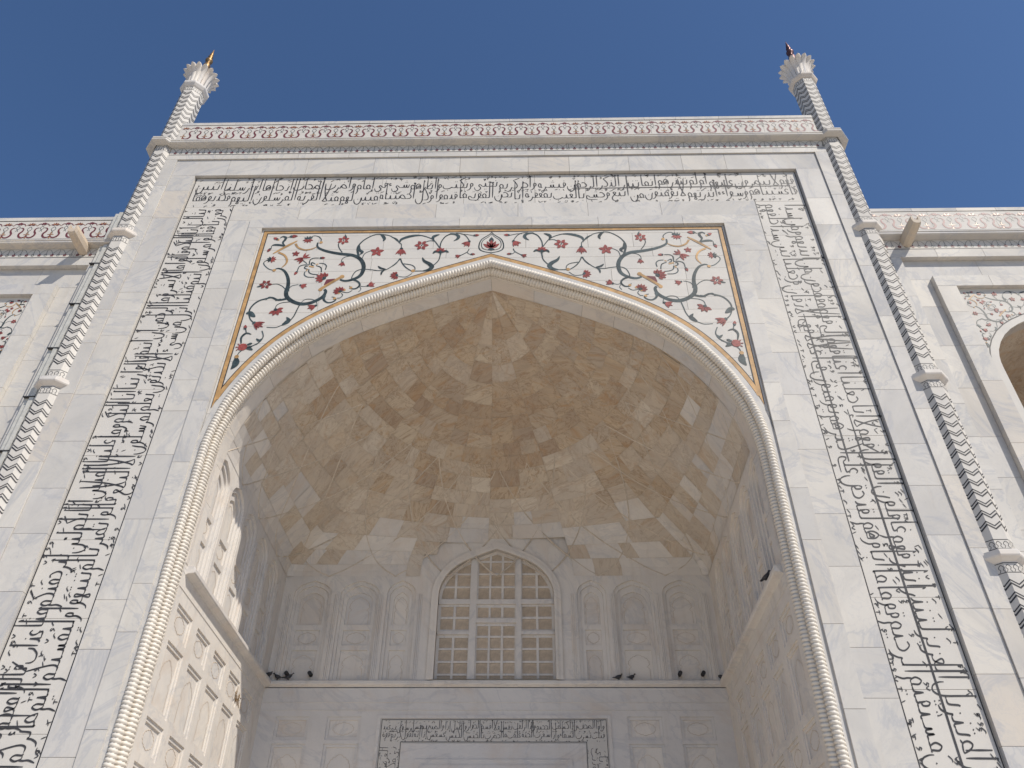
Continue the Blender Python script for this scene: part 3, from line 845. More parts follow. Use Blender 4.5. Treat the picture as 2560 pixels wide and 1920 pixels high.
A_Z, B_Z, C_Z, D_Z = (7.72, 8.33), (6.28, 7.56), (5.50, 6.12), (4.05, 5.34)
def lower_wall(name, T, cols, smin, smax, rows, extra_holes=()):
    hol, m = [], MB()
    spec = []
    for (c0, c1) in cols:
        for (z0, z1), kind in rows:
            r = rect(c0, c1, z0, z1)
            spec.append((r, kind)); hol.append(r)
    m.plate(T, rect(smin, smax, 0, 8.92), hol + list(extra_holes), 0, 0.03)
    for r, kind in spec:
        q = inset(r, 0.075)
        m.plate(T, r, [q], 0.03, 0.06)
    w = m.build(name, M_WALL, portal)
    for r, kind in spec:
        panel(w, T, inset(r, 0.075), 0.06, kind)
    return w
def upper_wall(name, T, niches, smin, smax, ztop, extra=(), outer=None):
    m = MB()
    h1 = [arch_loop(c, hw, 9.10, 11.60, 12.07) for c, hw in niches]
    m.plate(T, outer or rect(smin, smax, 8.9, ztop), h1 + list(extra), 0, 0.06)
    specs = []
    for (c, hw), l1 in zip(niches, h1):
        l2 = arch_loop(c, hw - 0.085, 9.11, 11.55, 11.94)
        m.plate(T, l1, [l2], 0.06, 0.11)
        iw = hw - 0.20
        pa = arch_loop(c, iw, 10.74, 11.42, 11.74)
        ps = rect(c - iw, c + iw, 10.13, 10.58)
        pl = rect(c - iw, c + iw, 9.14, 9.99)
        m.plate(T, l2, [pa, ps, pl], 0.11, 0.15)
        specs.append((c, iw))
    w = m.build(name, M_WALL, portal)
    for c, iw in specs:
        panel(w, T, rect(c - iw, c + iw, 10.74, 11.74), 0.15, 'cusp')
        panel(w, T, rect(c - iw, c + iw, 10.13, 10.58), 0.15, 'cartouche')
        panel(w, T, rect(c - iw, c + iw, 9.14, 9.99), 0.15, 'cusp')
    return w
WLEN = YB - 0.5
cols = [(0.24 + 1.3 * k, 0.24 + 1.3 * k + 0.93) for k in range(5)]
rows = [(A_Z, 'cartouche'), (B_Z, 'cusp'), (C_Z, 'cartouche'), (D_Z, 'cusp'), ((2.1, 3.7), 'cusp')]
nich = [(0.72 + 1.29 * k, 0.52) for k in range(5)]
side = {}
for sgn, T in ((-1, TL), (1, TR)):
    side[sgn] = lower_wall('side_wall', T, cols, 0, WLEN, rows)
    up = upper_wall('upper_side_wall', T, nich, 0, WLEN, 12.3)
    # colonnettes between the niches
    for k in range(6):
        c = 0.72 + 1.29 * (k - 0.5)
        mm = MB()
        for q in (-0.045, 0.0, 0.045):
            mm.lbox(T, c + q - 0.016, c + q + 0.016, 9.1, 11.62, -0.018, 0)
        mm.build('colonnette', M_WALL, up)
    # string course
    mm = MB()
    prof_ = [(0.0, 8.90), (-0.05, 8.93), (-0.15, 8.96), (-0.17, 8.985), (-0.17, 9.06), (-0.14, 9.09), (0.0, 9.10)]
    n = len(prof_)
    for s_ in (0.16, WLEN):
        mm.v += [T(s_ if not (s_ < 1 and i in (2, 3, 4)) else s_ + 0.04, z, d) for i, (d, z) in enumerate(prof_)]
    mm.f += [(i, i + 1, n + i + 1, n + i) for i in range(n - 1)] + [tuple(range(n))]
    mm.build('string_course', M_WALL, side[sgn])
    mm = MB(); mm.lbox(T, 0.02, WLEN, 8.60, 8.615, -0.012, 0)
    mm.build('moulding', M_WALL, side[sgn])

FB = (YB + 14.5742) / (7.3 + 14.5742)
def fb(x, z):
    return (0.9286 + (x + 0.0 - 0.9286) * FB + 0.06, 1.6 + (z - 1.6) * FB)
HB = 6.15 + WLEN * SLP
bcols = [(-5.86, -4.96), (-4.48, -3.56), (3.56, 4.48), (4.96, 5.86)]
brows = [((7.55, 8.14), 'cartouche'), ((6.15, 7.45), 'cusp'), ((5.4, 6.0), 'cartouche'), ((3.9, 5.25), 'cusp'), ((2.1, 3.7), 'cusp')]
door_hole = rect(-1.5, 1.5, 0.02, 5.2)
back = lower_wall('back_wall', TBk, bcols, -HB, HB, brows, [door_hole])
bn = [(-5.44, 0.56), (-4.03, 0.58), (-2.80, 0.43), (2.80, 0.43), (4.03, 0.58), (5.44, 0.56)]
win_hole = arch_loop(0, 1.70, 9.0, 11.51, 13.07)
outer = [(-HB, 8.9), (HB, 8.9), (HB, 12.3), (2.9, 12.3), (2.9, 13.85), (-2.9, 13.85), (-2.9, 12.3), (-HB, 12.3)]
upb = upper_wall('upper_back_wall', TBk, bn, -HB, HB, 12.3, [win_hole], outer)
for c in (-4.73, -3.40, -2.24, 2.24, 3.40, 4.73, -6.12, 6.12):
    mm = MB()
    for q in (-0.05, 0.0, 0.05):
        mm.lbox(TBk, c + q - 0.017, c + q + 0.017, 9.1, 11.62, -0.02, 0)
    mm.build('colonnette', M_WALL, upb)
mm = MB(); prof_ = [(0.0, 8.93), (-0.03, 8.95), (-0.07, 8.975), (-0.08, 9.0), (-0.08, 9.07), (-0.06, 9.09), (0.0, 9.10)]
for s_ in (-HB, HB):
    mm.v += [TBk(s_, z, d) for d, z in prof_]
mm.f += [(i, i + 1, 7 + i + 1, 7 + i) for i in range(6)]
mm.build('string_course', M_WALL, back)
for z0, z1 in ((8.50, 8.515), (8.30, 8.312)):
    mm = MB(); mm.lbox(TBk, -HB + 0.02, HB - 0.02, z0, z1, -0.01, 0); mm.build('moulding', M_WALL, back)
# round dark fittings at the feet of the outer niches
for x in (-5.80, -5.15, 5.12, 5.76):
    mm = MB(); c = [(x + 0.055 * math.cos(t * math.pi / 5), 9.30 + 0.055 * math.sin(t * math.pi / 5)) for t in range(10)]
    mm.poly(TBk, c, -0.06, 0.15); mm.build('round_fitting', M_IRON, upb)

# window with pierced screens
m = MB()
m.plate(TBk, arch_loop(0, 1.90, 9.10, 11.53, 13.30), [win_hole[:]], -0.07, 0.0, rim=True)
m.plate(TBk, arch_loop(0, 1.78, 9.10, 11.52, 13.17), [arch_loop(0, 1.70, 9.10, 11.51, 13.06)], -0.10, -0.06, rim=True)
n = len(win_hole)
m.add([TBk(p[0], p[1], 0) for p in win_hole] + [TBk(p[0], p[1], 0.30) for p in win_hole], [(i, (i + 1) % n, n + (i + 1) % n, n + i) for i in range(n)])
win = m.build('window', M_WALL, portal)
def clip_poly(sub, clip):
    def inside(p, a, c):
        return (c[0] - a[0]) * (p[1] - a[1]) - (c[1] - a[1]) * (p[0] - a[0]) >= -1e-9
    out = sub
    for i in range(len(clip)):
        a, c = clip[i], clip[(i + 1) % len(clip)]
        inp, out = out, []
        for j in range(len(inp)):
            p, q = inp[j - 1], inp[j]
            ip, iq = inside(p, a, c), inside(q, a, c)
            if ip != iq:
                dx, dz = q[0] - p[0], q[1] - p[1]
                ex, ez = c[0] - a[0], c[1] - a[1]
                t = ((a[0] - p[0]) * ez - (a[1] - p[1]) * ex) / (dx * ez - dz * ex)
                out.append((p[0] + dx * t, p[1] + dz * t))
            if iq:
                out.append(q)
        if not out:
            return []
    return out
clipA = arch_loop(0, 1.62, 9.0, 11.50, 12.98)
Lc = [(-1.63, -1.27), (-1.20, -0.82)]; Mc = [(-0.57, -0.26), (-0.20, 0.10), (0.17, 0.49)]; Rc = [(0.71, 1.10), (1.17, 1.55)]
low = [(8.86, 9.14), (9.20, 9.49), (9.55, 9.85)]
panes = []
for cs in (Lc, Rc):
    for c in cs:
        for r in low + [(9.91, 10.20), (10.44, 10.75), (10.82, 11.12), (11.36, 11.69), (11.75, 12.10), (12.16, 12.50)]:
            panes.append((c, r))
for c in Mc:
    for r in low + [(9.90, 10.20), (10.26, 10.54), (10.79, 11.09), (11.34, 11.69), (11.75, 12.10), (12.16, 12.50), (12.56, 12.80)]:
        panes.append((c, r))
holes = []
for c, r in panes:
    a, q = fb(c[0], r[0]), fb(c[1], r[1])
    poly = clip_poly(rect(a[0], q[0], a[1], q[1]), clipA)
    if len(poly) > 2:
        xs = [p[0] for p in poly]; zs = [p[1] for p in poly]
        ar = abs(sum(poly[i - 1][0] * poly[i][1] - poly[i][0] * poly[i - 1][1] for i in range(len(poly)))) / 2
        if ar > 0.012:
            holes.append((poly, a, q))
m = MB()
m.plate(TBk, arch_loop(0, 1.72, 8.98, 11.52, 13.09), [h[0] for h in holes], 0.135, 0.16)
m.build('window_frame', M_WALL, win)
# proud mullions and transoms
m = MB()
for x0, x1 in ((-0.80, -0.61), (0.53, 0.68)):
    a, q = fb(x0, 8.8), fb(x1, 12.6)
    m.lbox(TBk, a[0], q[0], 9.0, q[1], 0.07, 0.134)
for x0, x1, z0, z1 in ((-1.7, 1.65, 11.18, 11.32), (-1.7, -0.8, 10.28, 10.37), (0.68, 1.65, 10.28, 10.37), (-0.61, 0.53, 10.62, 10.74)):
    a, q = fb(x0, z0), fb(x1, z1)
    m.lbox(TBk, a[0], q[0], a[1], q[1], 0.075, 0.1335)
m.build('mullion', M_WALL, win)
# one pierced screen, shared by every pane
def hexes(w, h, nx, nz, r):
    o_ = []
    for j in range(nz):
        for i in range(nx):
            x = (i + 0.5 + (0.25 if j % 2 else -0.25)) * w / nx
            zz = (j + 0.5) * h / nz
            o_.append([(x + r * math.cos(math.pi / 6 + t * math.pi / 3), zz + r * math.sin(math.pi / 6 + t * math.pi / 3)) for t in range(6)])
    return o_
PW, PH = 0.36, 0.32
m = MB()
m.plate(lambda s, z, d: (s, d, z), rect(0, PW, 0, PH), hexes(PW, PH, 9, 9, 0.0115), 0, 0.012)
pane_me = mesh('lattice_pane', m.v, m.f)
M_LATT = plain('lattice_marble', (0.60, 0.49, 0.37), 0.7)
pane_me.materials.append(M_LATT)
for poly, a, q in holes:
    o = put('lattice_pane', pane_me, None, win, (a[0] - 0.005, YB + 0.162, a[1] - 0.005))
    o.scale = ((q[0] - a[0] + 0.01) / PW, 1, (q[1] - a[1] + 0.01) / PH)
m = MB()
m.v += [(-2.6, YB + 0.29, 8.3), (2.6, YB + 0.29, 8.3), (2.6, YB + 4, 8.3), (-2.6, YB + 4, 8.3), (-2.6, YB + 0.29, 14), (2.6, YB + 0.29, 14), (2.6, YB + 4, 14), (-2.6, YB + 4, 14)]
m.f += [(1, 2, 6, 5), (2, 3, 7, 6), (3, 0, 4, 7), (4, 5, 6, 7), (0, 1, 2, 3)]
m.build('chamber', M_CORE, portal)

# doorway with its calligraphy frame
dm = MB()
dm.plate(TBk, [(-2.42, 0.01), (-1.5, 0.01), (-1.5, 5.2), (1.5, 5.2), (1.5, 0.01), (2.42, 0.01), (2.42, 7.46), (-2.42, 7.46)], [], -0.03, 0, rim=True)
dm.plate(TBk, [(-2.05, 0.01), (-1.62, 0.01), (-1.62, 5.4), (1.62, 5.4), (1.62, 0.01), (2.05, 0.01), (2.05, 7.06), (-2.05, 7.06)], [], -0.06, -0.03, rim=True)
dm.plate(TBk, [(-1.9, 0.01), (-1.7, 0.01), (-1.7, 5.5), (1.7, 5.5), (1.7, 0.01), (1.9, 0.01), (1.9, 6.92), (-1.9, 6.92)], [], -0.085, -0.06, rim=True)
door = dm.build('doorway', M_WALL, portal)
m = MB(); m.box(-1.5, 1.5, YB + 0.5, YB + 0.6, 0, 5.25); m.build('door_leaf', M_WOOD, door)
m = MB(); m.box(-1.7, -1.48, YB + 0.02, YB + 0.7, 0, 5.2); m.box(1.48, 1.7, YB + 0.02, YB + 0.7, 0, 5.2); m.box(-1.7, 1.7, YB + 0.02, YB + 0.7, 5.21, 5.4); m.build('door_reveal', M_WALL, door)
m = MB()
m.plate(TBk, [(-3.02, 0.01), (-2.42, 0.01), (-2.42, 7.47), (2.42, 7.47), (2.42, 0.01), (3.02, 0.01), (3.02, 8.08), (-3.02, 8.08)], [], -0.012, 0, rim=True)
dscript = m.build('door_script_panel', M_PANEL, portal)
m = MB()
for x0, x1, z0, z1 in ((-3.0, -2.985, 0.02, 8.06), (2.985, 3.0, 0.02, 8.06), (-2.455, -2.44, 0.02, 7.49), (2.44, 2.455, 0.02, 7.49)):
    m.lbox(TBk, x0, x1, z0, z1, -0.016, -0.012)
m.lbox(TBk, -3.0, 3.0, 8.05, 8.065, -0.017, -0.012); m.lbox(TBk, -2.455, 2.455, 7.49, 7.505, -0.017, -0.012)
m.build('fillet', M_BLACK, dscript)
m = MB()
m.plate(TBk, [(-3.12, 0.01), (-3.03, 0.01), (-3.03, 8.09), (3.03, 8.09), (3.03, 0.01), (3.12, 0.01), (3.12, 8.17), (-3.12, 8.17)], [], -0.03, 0, rim=True)
m.build('frame', M_WALL, dscript)
# ------------------------------------------------------------------ calligraphy
# a broad-pen hand: every letter is a few pen strokes, written from right (x = 0) to left, x-height 1, ascender 4.2
NON_JOIN = set('اأإآدذرزوؤىةء')
def bowl(x):
    return [(x, 0.15), (x - 0.12, -0.45), (x - 0.55, -0.85), (x - 1.1, -0.72), (x - 1.42, -0.2), (x - 1.45, 0.25)]
def boat(x):
    return [(x, 0.1), (x - 0.5, -0.18), (x - 1.3, -0.22), (x - 1.75, 0.05), (x - 1.82, 0.5)]
def glyph(c, r, l):
    """letter c joined on the right / left -> (strokes, width, dots)"""
    S, D, w = [], [], 1.0
    base = c
    dots = {'ب': [(-0.5, -0.55)], 'ت': [(-0.4, 1.35), (-0.68, 1.35)], 'ث': [(-0.36, 1.3), (-0.64, 1.3), (-0.5, 1.58)], 'ن': [(-0.45, 1.3)], 'ي': [(-0.38, -0.6), (-0.66, -0.6)],
            'ج': [(-0.6, -0.45)], 'خ': [(-0.5, 1.55)], 'ذ': [(-0.3, 1.3)], 'ز': [(-0.3, 0.75)], 'ش': [(-0.5, 1.2), (-0.78, 1.2), (-0.64, 1.46)], 'ض': [(-0.8, 1.35)],
            'ظ': [(-0.9, 1.3)], 'غ': [(-0.5, 1.6)], 'ف': [(-0.45, 1.45)], 'ق': [(-0.35, 1.45), (-0.62, 1.45)], 'ة': [(-0.4, 1.35), (-0.66, 1.35)]}.get(c, [])
    if c in 'اأإآ':
        if r:
            S = [[(0, 0), (-0.22, 0.02), (-0.36, 0.3), (-0.38, 4.2)]]; w = 0.62
        else:
            S = [[(-0.25, 4.2), (-0.25, 2.2), (-0.27, 0.0)]]; w = 0.55
        S.append([(S[0][-1 if r else 0][0] + 0.2, 3.85), (S[0][-1 if r else 0][0], 4.2)])
        x = -0.3
        if c == 'أ': S.append([(x + 0.25, 4.75), (x - 0.1, 4.85), (x - 0.1, 4.6), (x + 0.15, 4.5), (x - 0.2, 4.42)])
        if c == 'إ': S.append([(x + 0.25, -0.35), (x - 0.1, -0.25), (x - 0.1, -0.5), (x + 0.2, -0.62)])
        if c == 'آ': S.append([(x + 0.35, 4.5), (x, 4.65), (x - 0.15, 4.5), (x - 0.5, 4.62)])
    elif c in 'بتثنيئ' and l:
        if r:
            S = [[(0, 0), (-0.36, 0.02), (-0.5, 0.78)], [(-0.5, 0.78), (-0.6, 0.12), (-0.8, 0.0), (-1.15, 0)]]; w = 1.15
        else:
            S = [[(-0.1, 0.95), (-0.22, 0.8), (-0.3, 0.15), (-0.5, 0.0), (-0.9, 0)]]; w = 0.9
    elif c in 'بتث':
        S = [([(0, 0), (-0.2, 0.05)] if r else [(0, 0.75), (-0.08, 0.3)]) + boat(-0.3)]; w = 2.1
        dots = [(x - 0.6, y) for x, y in dots]
    elif c == 'ن':
        S = [([(0, 0), (-0.15, 0.15), (-0.22, 0.6)] if r else [(-0.1, 0.7)]) + bowl(-0.28)]; w = 1.7
        dots = [(-0.95, 0.25)]
    elif c in 'يىئ':
        if c == 'ى' or random.random() < 0.3:
            S = [[(0, 0), (-0.3, 0.3), (-0.62, 0.35), (-0.72, 0.0), (-0.5, -0.35), (0.1, -0.48), (1.6, -0.5)]]; w = 0.8
        else:
            S = [[(0, 0 if r else 0.4), (-0.3, 0.32), (-0.62, 0.42), (-0.72, 0.1), (-0.4, -0.2), (-0.42, -0.6), (-0.9, -0.92), (-1.45, -0.75), (-1.65, -0.2)]]; w = 1.6
        dots = [] if c == 'ى' else [(-0.7, -1.25), (-1.0, -1.25)]
    elif c == 'ل':
        if l:
            S = [[(-0.25, 4.2), (-0.25, 0.45), (-0.36, 0.05), (-0.8, 0)]]; w = 0.8
            if r: S.append([(0, 0), (-0.4, 0.0)])
        else:
            S = [[(-0.25, 4.2), (-0.25, 1.0)] + bowl(-0.25)]; w = 1.7
            if r: S.append([(0, 0), (-0.28, 0.0)])
        S.append([(-0.05, 3.85), (-0.25, 4.2)])
    elif c == 'لا':
        S = [[(-1.25, 4.1), (-1.05, 2.2), (-0.55, 0.55), (-0.1, 0.0)], [(-0.05, 4.1), (-0.35, 2.0), (-0.95, 0.35), (-1.2, 0.02), (-0.8, -0.1), (-0.1, 0.0)]]; w = 1.35
    elif c in 'دذ':
        S = [[(0, 0), (-0.22, 0.1), (-0.3, 0.95)], [(-0.3, 0.95), (-0.42, 0.2), (-0.8, -0.02)]] if r else [[(-0.05, 1.0), (-0.25, 0.6), (-0.35, 0.08), (-0.85, -0.02)]]; w = 0.9
    elif c in 'رز':
        S = [[(0, 0 if r else 0.45), (-0.18, 0.12), (-0.28, -0.25), (-0.65, -0.68), (-1.15, -0.78)]]; w = 0.75
    elif c in 'سش':
        z = [(0, 0 if r else 0.65), (-0.2, 0.03), (-0.46, 0.06), (-0.58, 0.62), (-0.64, 0.1), (-0.96, 0.04), (-1.1, 0.58), (-1.16, 0.08), (-1.5, 0.0)]
        if l:
            S = [z + [(-2.0, 0)]]; w = 2.0
        else:
            S = [z + [(-1.6, 0.45)], [(-1.6, 0.45)] + bowl(-1.66)[1:]]; w = 3.0
    elif c in 'صض':
        lp = [(-0.05, 0.0), (-0.4, 0.55), (-0.85, 0.85), (-1.2, 0.6), (-1.05, 0.15), (-0.5, 0.0), (-0.05, 0.0)]
        if l:
            S = [lp, [(-1.05, 0.12), (-1.35, 0.5), (-1.42, 0.08), (-1.75, 0.0)]]; w = 1.7
        else:
            S = [lp, [(-1.05, 0.12), (-1.35, 0.5)] + bowl(-1.38)[1:]]; w = 2.8
    elif c in 'طظ':
        S = [[(-0.05, 0.0), (-0.45, 0.6), (-0.9, 0.85), (-1.2, 0.55), (-1.0, 0.12), (-0.4, 0.0), (-0.05, 0.0)], [(-0.35, 3.6), (-0.35, 0.15)], [(-1.0, 0.1), (-1.35, 0)]]; w = 1.35
    elif c in 'جحخ':
        if l:
            S = [[(-1.1, 0.95), (-0.6, 1.02), (-0.1, 0.5), (-0.35, 0.06), (-1.25, 0)]]; w = 1.2
            if r: S.append([(0, 0), (-0.4, 0.02)])
        else:
            S = [[(0, 0.15 if r else 0.75), (-0.35, 0.9), (-0.95, 0.8)], [(-0.3, 0.85), (-0.95, 0.2), (-1.15, -0.45), (-0.85, -1.0), (-0.25, -1.1), (0.15, -0.85)]]; w = 1.25
    elif c in 'عغ':
        if l and not r:
            S = [[(-0.2, 0.95), (-0.55, 1.12), (-0.9, 0.85), (-0.7, 0.45), (-0.2, 0.3)], [(-0.55, 0.38), (-0.4, 0.05), (-1.15, 0)]]; w = 1.15
        elif l:
            S = [[(0, 0), (-0.35, 0.12), (-0.75, 0.72), (-0.45, 0.85), (-0.2, 0.68), (-0.5, 0.1), (-1.0, 0)]]; w = 1.0
        else:
            S = [[(0, 0), (-0.3, 0.15), (-0.7, 0.7), (-0.4, 0.82), (-0.15, 0.65), (-0.55, 0.15), (-1.0, -0.4), (-0.8, -0.95), (-0.2, -1.1), (0.2, -0.85)]]; w = 1.15
    elif c in 'فق':
        lp = [(-0.55, 0.32), (-0.2, 0.42), (-0.2, 0.85), (-0.5, 1.02), (-0.68, 0.72), (-0.55, 0.32)]
        if l:
            S = [([(0, 0), (-0.4, 0.05)] if r else []) + lp[:-1], [(-0.62, 0.7), (-0.5, 0.12), (-0.6, 0.0), (-1.0, 0)]]; w = 1.0
        elif c == 'ق':
            S = [([(0, 0), (-0.4, 0.05)] if r else []) + lp[:-1], [(-0.66, 0.7)] + bowl(-0.62)]; w = 2.0
        else:
            S = [([(0, 0), (-0.4, 0.05)] if r else []) + lp[:-1], [(-0.66, 0.7)] + boat(-0.6)]; w = 2.3
    elif c == 'ك':
        if l:
            S = [[(0.35, 3.5), (-0.95, 2.3)], [(-0.95, 2.3), (-0.15, 0.75), (-0.3, 0.05), (-1.0, 0)]]; w = 1.1
            if r: S.append([(0, 0), (-0.3, 0.02)])
        else:
            S = [[(-0.3, 4.0), (-0.32, 0.4), (-0.55, 0.0), (-1.4, -0.05), (-1.6, 0.35)], [(-0.75, 1.5), (-1.15, 1.2), (-0.8, 0.95), (-1.2, 0.65)]]; w = 1.75
    elif c == 'م':
        lp = [(0, 0.0), (-0.22, 0.05), (-0.2, 0.6), (-0.6, 0.88), (-0.92, 0.5), (-0.65, 0.04), (-0.25, 0.0)]
        if l:
            S = [lp, [(-0.5, 0.0), (-1.15, 0)]]; w = 1.15
        else:
            S = [lp, [(-0.8, 0.2), (-0.85, -0.15), (-0.8, -0.6), (-1.1, -1.15)]]; w = 1.05
    elif c == 'ه':
        if l and not r:
            S = [[(-0.2, 0.05), (-0.2, 0.75), (-0.65, 1.15), (-1.1, 0.75), (-0.95, 0.15), (-0.2, 0.05)], [(-0.95, 0.25), (-0.5, 0.75), (-0.35, 0.4), (-0.75, 0.3)], [(-0.85, 0.06), (-1.3, 0)]]; w = 1.3
        elif l:
            S = [[(0, 0), (-0.35, 0.1), (-0.25, 0.75), (-0.65, 0.7), (-0.5, 0.05), (-0.25, -0.5), (-0.7, -0.55), (-0.6, 0.0), (-1.0, 0)]]; w = 1.0
        else:
            S = [[(0, 0), (-0.25, 0.08), (-0.3, 0.75), (-0.65, 0.85), (-0.8, 0.4), (-0.55, 0.05), (-0.25, 0.08)]]; w = 0.9
    elif c == 'ة':
        S = [[(0, 0 if r else 0.3), (-0.25, 0.08), (-0.3, 0.75), (-0.65, 0.85), (-0.8, 0.4), (-0.55, 0.05), (-0.25, 0.08)]]; w = 0.9
    elif c in 'وؤ':
        S = [([(0, 0), (-0.4, 0.05)] if r else []) + [(-0.55, 0.3), (-0.2, 0.38), (-0.2, 0.82), (-0.5, 0.95), (-0.66, 0.6), (-0.58, 0.0), (-0.95, -0.5), (-1.4, -0.62)]]; w = 1.0
    else:
        S = [[(-0.1, 0.85), (-0.42, 0.95), (-0.45, 0.65), (-0.12, 0.55), (-0.55, 0.42)]]; w = 0.6
    if c in 'ؤئ':
        S.append([(-0.25, 1.6), (-0.55, 1.7), (-0.55, 1.45), (-0.3, 1.35), (-0.65, 1.28)])
    return S, w, dots
def spell(word):
    """word -> (strokes, dots, width)"""
    ch, i = [], 0
    while i < len(word):
        if word[i] == 'ل' and i + 1 < len(word) and word[i + 1] in 'اأإآ':
            ch.append('لا'); i += 2
        else:
            ch.append(word[i]); i += 1
    S, D, x = [], [], 0.0
    for i, c in enumerate(ch):
        r = i > 0 and ch[i - 1] not in NON_JOIN and ch[i - 1] != 'لا' and c != 'ء'
        l = i + 1 < len(ch) and c not in NON_JOIN and c != 'لا' and ch[i + 1] != 'ء'
        s, w, d = glyph(c, r, l)
        S += [[(p[0] + x, p[1]) for p in q] for q in s]
        mx = sum(p[0] for p in d) / max(1, len(d)); my = sum(p[1] for p in d) / max(1, len(d))
        D += [(mx + (p[0] - mx) * 1.25 + x, my + (p[1] - my) * 1.25) for p in d]
        x -= w + (0.0 if l else 0.12)
    return S, D, -x
TXT = {
 'top': "فأغشيناهم فهم لا يبصرون وسواء عليهم ءأنذرتهم أم لم تنذرهم لا يؤمنون إنما تنذر من اتبع الذكر وخشي الرحمن بالغيب فبشره بمغفرة وأجر كريم إنا نحن نحيي الموتى ونكتب ما قدموا وآثارهم وكل شيء أحصيناه في إمام مبين واضرب لهم مثلا أصحاب القرية إذ جاءها المرسلون إذ أرسلنا إليهم اثنين فكذبوهما",
 'right': "بسم الله الرحمن الرحيم يس والقرآن الحكيم إنك لمن المرسلين على صراط مستقيم تنزيل العزيز الرحيم لتنذر قوما ما أنذر آباؤهم فهم غافلون لقد حق القول على أكثرهم فهم لا يؤمنون إنا جعلنا في أعناقهم أغلالا فهي إلى الأذقان فهم مقمحون وجعلنا من بين أيديهم سدا ومن خلفهم سدا",
 'left': "فعززنا بثالث فقالوا إنا إليكم مرسلون قالوا ما أنتم إلا بشر مثلنا وما أنزل الرحمن من شيء إن أنتم إلا تكذبون قالوا ربنا يعلم إنا إليكم لمرسلون وما علينا إلا البلاغ المبين قالوا إنا تطيرنا بكم لئن لم تنتهوا لنرجمنكم وليمسنكم منا عذاب أليم قالوا طائركم معكم أئن ذكرتم بل أنتم قوم مسرفون وجاء من أقصى المدينة رجل يسعى قال يا قوم اتبعوا المرسلين",
 'dtop': "قتلت وإذا الصحف نشرت وإذا السماء كشطت وإذا الجحيم سعرت وإذا الجنة أزلفت علمت نفس ما أحضرت فلا أقسم بالخنس الجوار الكنس والليل إذا عسعس والصبح إذا تنفس إنه لقول رسول كريم ذي قوة عند",
 'dright': "إذا الشمس كورت وإذا النجوم انكدرت وإذا الجبال سيرت وإذا العشار عطلت وإذا الوحوش حشرت وإذا البحار سجرت وإذا النفوس زوجت وإذا الموءودة سئلت بأي ذنب",
 'dleft': "ذي العرش مكين مطاع ثم أمين وما صاحبكم بمجنون ولقد رآه بالأفق المبين وما هو على الغيب بضنين وما هو بقول شيطان رجيم فأين تذهبون إن هو إلا ذكر للعالمين",
}
def pen(mb, place, pts, w, d):
    c = catmull(pts, 4) if len(pts) > 2 else [tuple(pts[0]), tuple((a + b_) / 2 for a, b_ in zip(*pts)), tuple(pts[1])]
    N = len(c)
    L, R_ = [], []
    for i, p in enumerate(c):
        a = c[max(0, i - 1)]; b_ = c[min(N - 1, i + 1)]
        dx, dz = b_[0] - a[0], b_[1] - a[1]
        ln = math.hypot(dx, dz) or 1e-6
        th = math.atan2(dz, dx)
        t = i / (N - 1)
        ww = w * (0.62 + 0.42 * abs(math.sin(th - 0.5)))
        if t < 0.12: ww *= 0.65 + 0.35 * t / 0.12
        if t > 0.8: ww *= 1.0 - 0.6 * (t - 0.8) / 0.2
        nx, nz = -dz / ln * ww / 2, dx / ln * ww / 2
        L.append((p[0] + nx, p[1] + nz)); R_.append((p[0] - nx, p[1] - nz))
    mb.add([place(p[0], p[1], d) for p in L + R_], [(i, i + 1, N + i + 1, N + i) for i in range(N - 1)])
TICKS = [[[(-0.3, -0.14), (0.3, 0.14)]], [[(-0.3, -0.14), (0.3, 0.14)]], [[(-0.32, -0.2), (0.05, 0.1), (0.3, 0.05)]], [[(0.25, 0.2), (0.0, -0.15), (-0.2, 0.2)]],
         [[(0.3, 0.15), (0.05, 0.2), (-0.2, 0.15)], [(0.05, 0.2), (0.0, -0.25)]], [[(0.2, 0.1), (0.0, 0.25), (-0.1, 0.05), (0.15, 0.0), (-0.15, -0.3)]], [[(-0.12, 0.25), (0.1, -0.25)]]]
